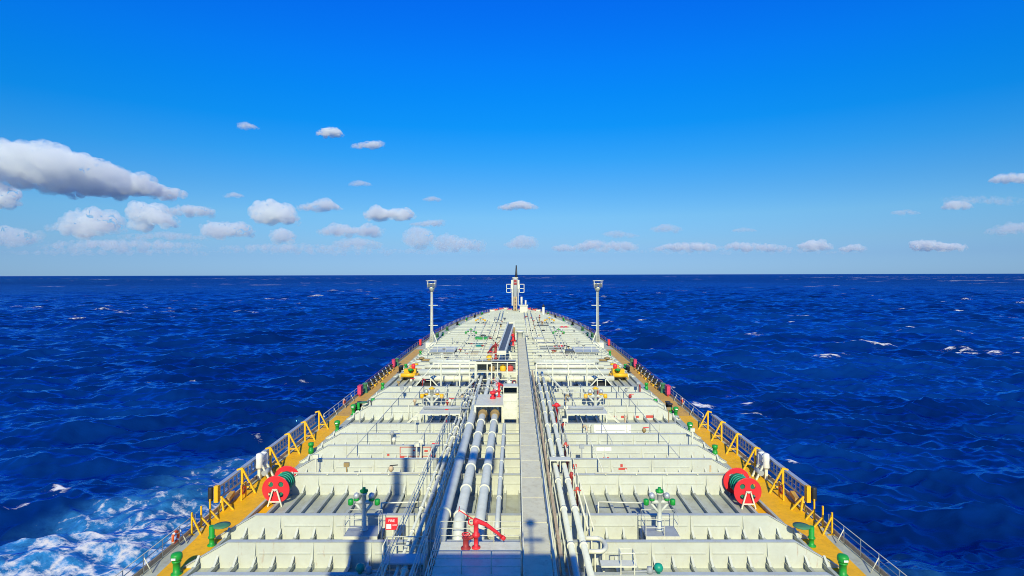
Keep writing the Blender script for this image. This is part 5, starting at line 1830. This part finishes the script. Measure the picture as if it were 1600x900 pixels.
    mxs = n.nodes.new('ShaderNodeMixShader')
    L.new(fac, mxs.inputs[0])
    L.new(bmx.outputs[0], mxs.inputs[1])
    L.new(gl.outputs[0], mxs.inputs[2])
    n.nodes.remove(b)
    L.new(mxs.outputs[0], n.nodes['Material Output'].inputs['Surface'])
    return m


sea.data.materials.append(sea_material())

# ------------------------------------------------------------------ clouds


def cloud_material(name, dens, size):
    m = bpy.data.materials.new(name)
    m.use_nodes = True
    n = m.node_tree
    n.nodes.clear()
    o = n.nodes.new('ShaderNodeOutputMaterial')
    v = n.nodes.new('ShaderNodeVolumePrincipled')
    v.inputs['Color'].default_value = (0.988, 1.0, 0.982, 1)
    v.inputs['Anisotropy'].default_value = 0.0
    t = n.nodes.new('ShaderNodeTexCoord')
    nz = n.nodes.new('ShaderNodeTexNoise')
    nz.inputs['Scale'].default_value = 6.5 / size
    nz.inputs['Detail'].default_value = 6
    nz.inputs['Roughness'].default_value = 0.58
    n.links.new(t.outputs['Object'], nz.inputs['Vector'])
    r = n.nodes.new('ShaderNodeMapRange')
    r.inputs['From Min'].default_value = 0.31
    r.inputs['From Max'].default_value = 0.64
    r.inputs['To Min'].default_value = 0.0
    r.inputs['To Max'].default_value = dens * 2.4
    # vapour thins towards the ends and the top of each cloud
    sp_ = n.nodes.new('ShaderNodeSeparateXYZ')
    n.links.new(t.outputs['Generated'], sp_.inputs[0])
    prev = nz.outputs['Fac']
    for ax, amt in ((0, 0.16), (1, 0.12), (2, 0.05)):
        ab = n.nodes.new('ShaderNodeMath')
        ab.operation = 'MULTIPLY_ADD'
        ab.inputs[1].default_value = 2.0
        ab.inputs[2].default_value = -1.0
        n.links.new(sp_.outputs[ax], ab.inputs[0])
        p4 = n.nodes.new('ShaderNodeMath')
        p4.operation = 'POWER'
        p4.inputs[1].default_value = 4.0
        n.links.new(ab.outputs[0], p4.inputs[0])
        sb = n.nodes.new('ShaderNodeMath')
        sb.operation = 'MULTIPLY_ADD'
        sb.inputs[1].default_value = -amt
        n.links.new(p4.outputs[0], sb.inputs[0])
        n.links.new(prev, sb.inputs[2])
        prev = sb.outputs[0]
    n.links.new(prev, r.inputs['Value'])
    n.links.new(r.outputs['Result'], v.inputs['Density'])
    n.links.new(v.outputs['Volume'], o.inputs['Volume'])
    return m


CL = [
    # (top profile [(px, ytop)], base y, density factor, label)
    ([(-60, 246), (0, 230), (40, 223), (80, 233), (115, 229), (150, 248), (185, 254), (205, 262), (240, 287)], 292, 1.0, 'biggest grey white cloud bank at the upper left'),
    ([(95, 290), (140, 284), (200, 262), (235, 284), (270, 290), (290, 297)], 306, 1.0, 'ragged lower lip under the biggest cloud bank'),
    ([(-40, 300), (-10, 284), (14, 286), (30, 305)], 326, 0.8, 'small cloud cut by the left edge under the big bank'),
    ([(88, 352), (115, 335), (140, 323), (165, 324), (182, 345), (195, 352)], 368, 0.8, 'rounded white cumulus below the big cloud bank'),
    ([(202, 330), (215, 313), (235, 318), (255, 335), (280, 338)], 357, 0.8, 'white cumulus with a tall left head, lower left'),
    ([(262, 326), (295, 318), (335, 322)], 336, 0.3, 'thin grey tail right of the tall headed cumulus'),
    ([(316, 352), (335, 344), (360, 348), (385, 347), (398, 358)], 372, 0.6, 'low white cloud between the cumulus pair and the puffy one'),
    ([(391, 335), (405, 316), (425, 309), (450, 325), (468, 338)], 351, 0.9, 'puffy bright cumulus at left centre'),
    ([(466, 320), (490, 314), (512, 308), (536, 322)], 327, 0.4, 'flat cloud right of the puffy bright cumulus'),
    ([(424, 362), (440, 354), (460, 364)], 382, 0.6, 'small white tower under the puffy bright cumulus'),
    ([(498, 360), (528, 347), (560, 356), (580, 346), (600, 355)], 369, 0.5, 'long low cloud with two humps'),
    ([(569, 332), (590, 321), (612, 326), (640, 322), (650, 333)], 342, 0.6, 'flat based white cloud left of centre'),
    ([(640, 347), (665, 343), (695, 340)], 352, 0.2, 'faint wisp right of the flat based cloud'),
    ([(630, 365), (648, 352), (668, 360), (680, 372)], 388, 0.5, 'soft white column of cloud near the horizon left of the mast'),
    ([(676, 380), (695, 362), (720, 372), (760, 378)], 392, 0.35, 'soft low cloud left of the foremast'),
    ([(776, 320), (800, 314), (815, 311), (843, 320)], 325, 0.4, 'small flat cloud alone above the foremast'),
    ([(494, 202), (510, 194), (528, 194), (538, 203)], 207, 0.6, 'small white cloud high at the left of centre'),
    ([(548, 222), (575, 216), (600, 214)], 226, 0.4, 'slanting thin cloud just below the high small one'),
    ([(370, 188), (385, 184), (406, 192)], 194, 0.2, 'tiny faint wisp high on the left'),
    ([(786, 380), (815, 366), (840, 372)], 388, 0.35, 'low soft cloud right behind the foremast'),
    ([(862, 384), (880, 380), (900, 386)], 393, 0.3, 'little low cloud between the foremast and the right mast'),
    ([(890, 385), (925, 373), (950, 378), (980, 376), (1000, 386)], 393, 0.4, 'low white cloud row above the right light mast'),
    ([(1012, 386), (1050, 379), (1090, 377), (1130, 384)], 393, 0.4, 'low white cloud row just right of the right mast'),
    ([(1125, 386), (1145, 376), (1190, 380), (1245, 386)], 393, 0.4, 'third low white cloud row right of the mast'),
    ([(1245, 382), (1268, 373), (1300, 384)], 392, 0.6, 'bright low cumulus in the right hand row'),
    ([(1310, 386), (1335, 380), (1352, 387)], 393, 0.4, 'small low puff right of the bright low cumulus'),
    ([(1424, 376), (1440, 373), (1470, 380), (1505, 382)], 392, 0.7, 'furthest right low bright cloud'),
    ([(1472, 318), (1492, 309), (1516, 320)], 325, 0.35, 'small cloud high above the right end of the row'),
    ([(1544, 276), (1570, 267), (1620, 270)], 282, 0.3, 'grey wisp at the upper right edge'),
    ([(1535, 358), (1580, 346), (1640, 350)], 366, 0.18, 'faint grey cloud low at the right edge'),
    ([(1470, 302), (1540, 304), (1600, 306)], 318, 0.06, 'very faint grey streak at the right edge'),
    ([(545, 282), (562, 277), (582, 283)], 287, 0.15, 'tiny faint puff above the flat based cloud'),
    ([(660, 307), (676, 303), (692, 308)], 311, 0.15, 'tiny faint puff left above the foremast'),
    ([(350, 302), (366, 296), (383, 302)], 306, 0.15, 'tiny faint puff right of the biggest cloud bank'),
    ([(-30, 366), (15, 352), (45, 358), (62, 372)], 384, 0.3, 'hazy low cloud at the left edge'),
    ([(60, 380), (140, 372), (240, 374), (330, 380)], 394, 0.25, 'long hazy low bank at the lower left'),
    ([(330, 384), (440, 378), (540, 382), (620, 386)], 395, 0.2, 'long hazy low bank left of centre'),
    ([(520, 376), (560, 370), (600, 378)], 388, 0.2, 'hazy low puff under the two humped cloud'),
    ([(940, 362), (960, 358), (1000, 366)], 370, 0.15, 'faint grey puff over the low row'),
    ([(1015, 354), (1040, 347), (1066, 356)], 362, 0.12, 'faint high puff over the low row'),
    ([(1390, 328), (1412, 324), (1440, 330)], 333, 0.08, 'faint streak left of the small right cloud'),
    ([(-20, 392), (120, 387), (260, 389), (380, 391)], 400, 0.13, 'lowest faint band of cloud at the far left horizon'),
    ([(380, 391), (520, 387), (700, 388), (790, 391)], 399, 0.13, 'lowest faint band of cloud left of the foremast'),
    ([(840, 391), (1000, 387), (1200, 388), (1420, 391)], 399, 0.12, 'lowest faint band of cloud right of the foremast'),
    ([(180, 366), (260, 360), (330, 366)], 376, 0.14, 'faint veil between the two left cumulus rows'),
    ([(1140, 358), (1160, 353), (1185, 358)], 361, 0.08, 'faint speck of cloud above the third low row'),
]
tex1 = bpy.data.textures.new('cloud_lumps', 'CLOUDS')
tex1.noise_basis = 'BLENDER_ORIGINAL'
tex1.noise_depth = 4
for ci, (prof, base, dens, lab) in enumerate(CL):
    D = 900.0 * F / (429.0 - base)            # all bases near 900 m above the water
    pp = D / F                                # metres per photo pixel there
    rg = random.Random(100 + ci)
    zb = 900.0 + SEA0 + B_ * D
    bm = bmesh.new()
    x0, x1 = prof[0][0], prof[-1][0]
    wpx = x1 - x0
    hmax = max(base - t for _, t in prof)
    nb = int(max(10, min(70, wpx / hmax * 16)))

    def top(px):
        for (a, b), (c, d) in zip(prof, prof[1:]):
            if px <= c:
                return b + (d - b) * (px - a) / (c - a)
        return prof[-1][1]
    depth = min(wpx * 0.5, hmax * 2.2)
    for i in range(nb):
        px = x0 + wpx * (i + rg.random()) / nb
        tp = base - top(px)
        r = tp * rg.uniform(0.22, 0.42)
        r = max(r, hmax * 0.16)
        edge = min(1, (px - x0) / (0.18 * wpx + 1), (x1 - px) / (0.18 * wpx + 1))
        r *= 0.55 + 0.45 * edge
        zc = max(r * 0.55, tp - r * rg.uniform(0.95, 1.5) if i % 2 else rg.uniform(0.2, 0.8) * tp)
        yo = rg.uniform(-0.5, 0.5) * depth * edge
        mtx = Matrix.Translation(((px - VPX) * pp + CAM.x + A_ * 0, D + yo * pp, zb + zc * pp)) @ Matrix.Diagonal((r * pp * 1.25, r * pp * 1.1, r * pp * 0.95, 1))
        bmesh.ops.create_icosphere(bm, subdivisions=2, radius=1.0, matrix=mtx)
    for i in range(int(nb * (4 if hmax > 60 else 2))):
        px = x0 + wpx * rg.uniform(0.04, 0.96)
        tp = base - top(px)
        r = hmax * rg.uniform(0.06, 0.17)
        if tp < r * 1.5:
            continue
        zc = tp - r * rg.uniform(0.5, 1.6) if rg.random() < 0.7 else rg.uniform(0.3, 0.9) * tp
        mtx = Matrix.Translation(((px - VPX) * pp + CAM.x, D - rg.uniform(0.0, 0.45) * depth * pp, zb + zc * pp)) @ Matrix.Scale(r * pp, 4)
        bmesh.ops.create_icosphere(bm, subdivisions=2, radius=1.0, matrix=mtx)
    me = bpy.data.meshes.new('cloud')
    cx = ((x0 + x1) / 2 - VPX) * pp + CAM.x
    bm.transform(Matrix.Translation((-cx, -D, -zb)))
    # flat bottom
    for v in bm.verts:
        if v.co.z < 0:
            v.co.z *= 0.25
    bm.to_mesh(me)
    bm.free()
    ob = bpy.data.objects.new('cloud', me)
    COL.objects.link(ob)
    ob.location = (cx, D, zb)
    ob['label'] = lab
    ob['category'] = 'cloud'
    ob['group'] = 'fair weather clouds'
    rm = ob.modifiers.new('union', 'REMESH')
    rm.mode = 'VOXEL'
    rm.voxel_size = max(wpx / 200.0, 0.55) * pp
    for k, (sz, st) in enumerate(((0.7, 0.28), (0.3, 0.11))):
        tx = bpy.data.textures.new('cloud_lumps', 'CLOUDS')
        tx.noise_scale = hmax * pp * sz
        tx.noise_depth = 2
        dm = ob.modifiers.new('lumps', 'DISPLACE')
        dm.texture = tx
        dm.texture_coords = 'LOCAL'
        dm.strength = hmax * pp * (st * 0.55 if hmax > 60 and k == 0 else st)
        dm.mid_level = 0.52 if k == 0 else 0.42
    if base > 364:
        dens *= 0.65
    mean_d = (2.5 if hmax > 60 else 3.2) * dens / (hmax * pp)
    ob.data.materials.append(cloud_material('cloud_vapour', mean_d, hmax * pp))
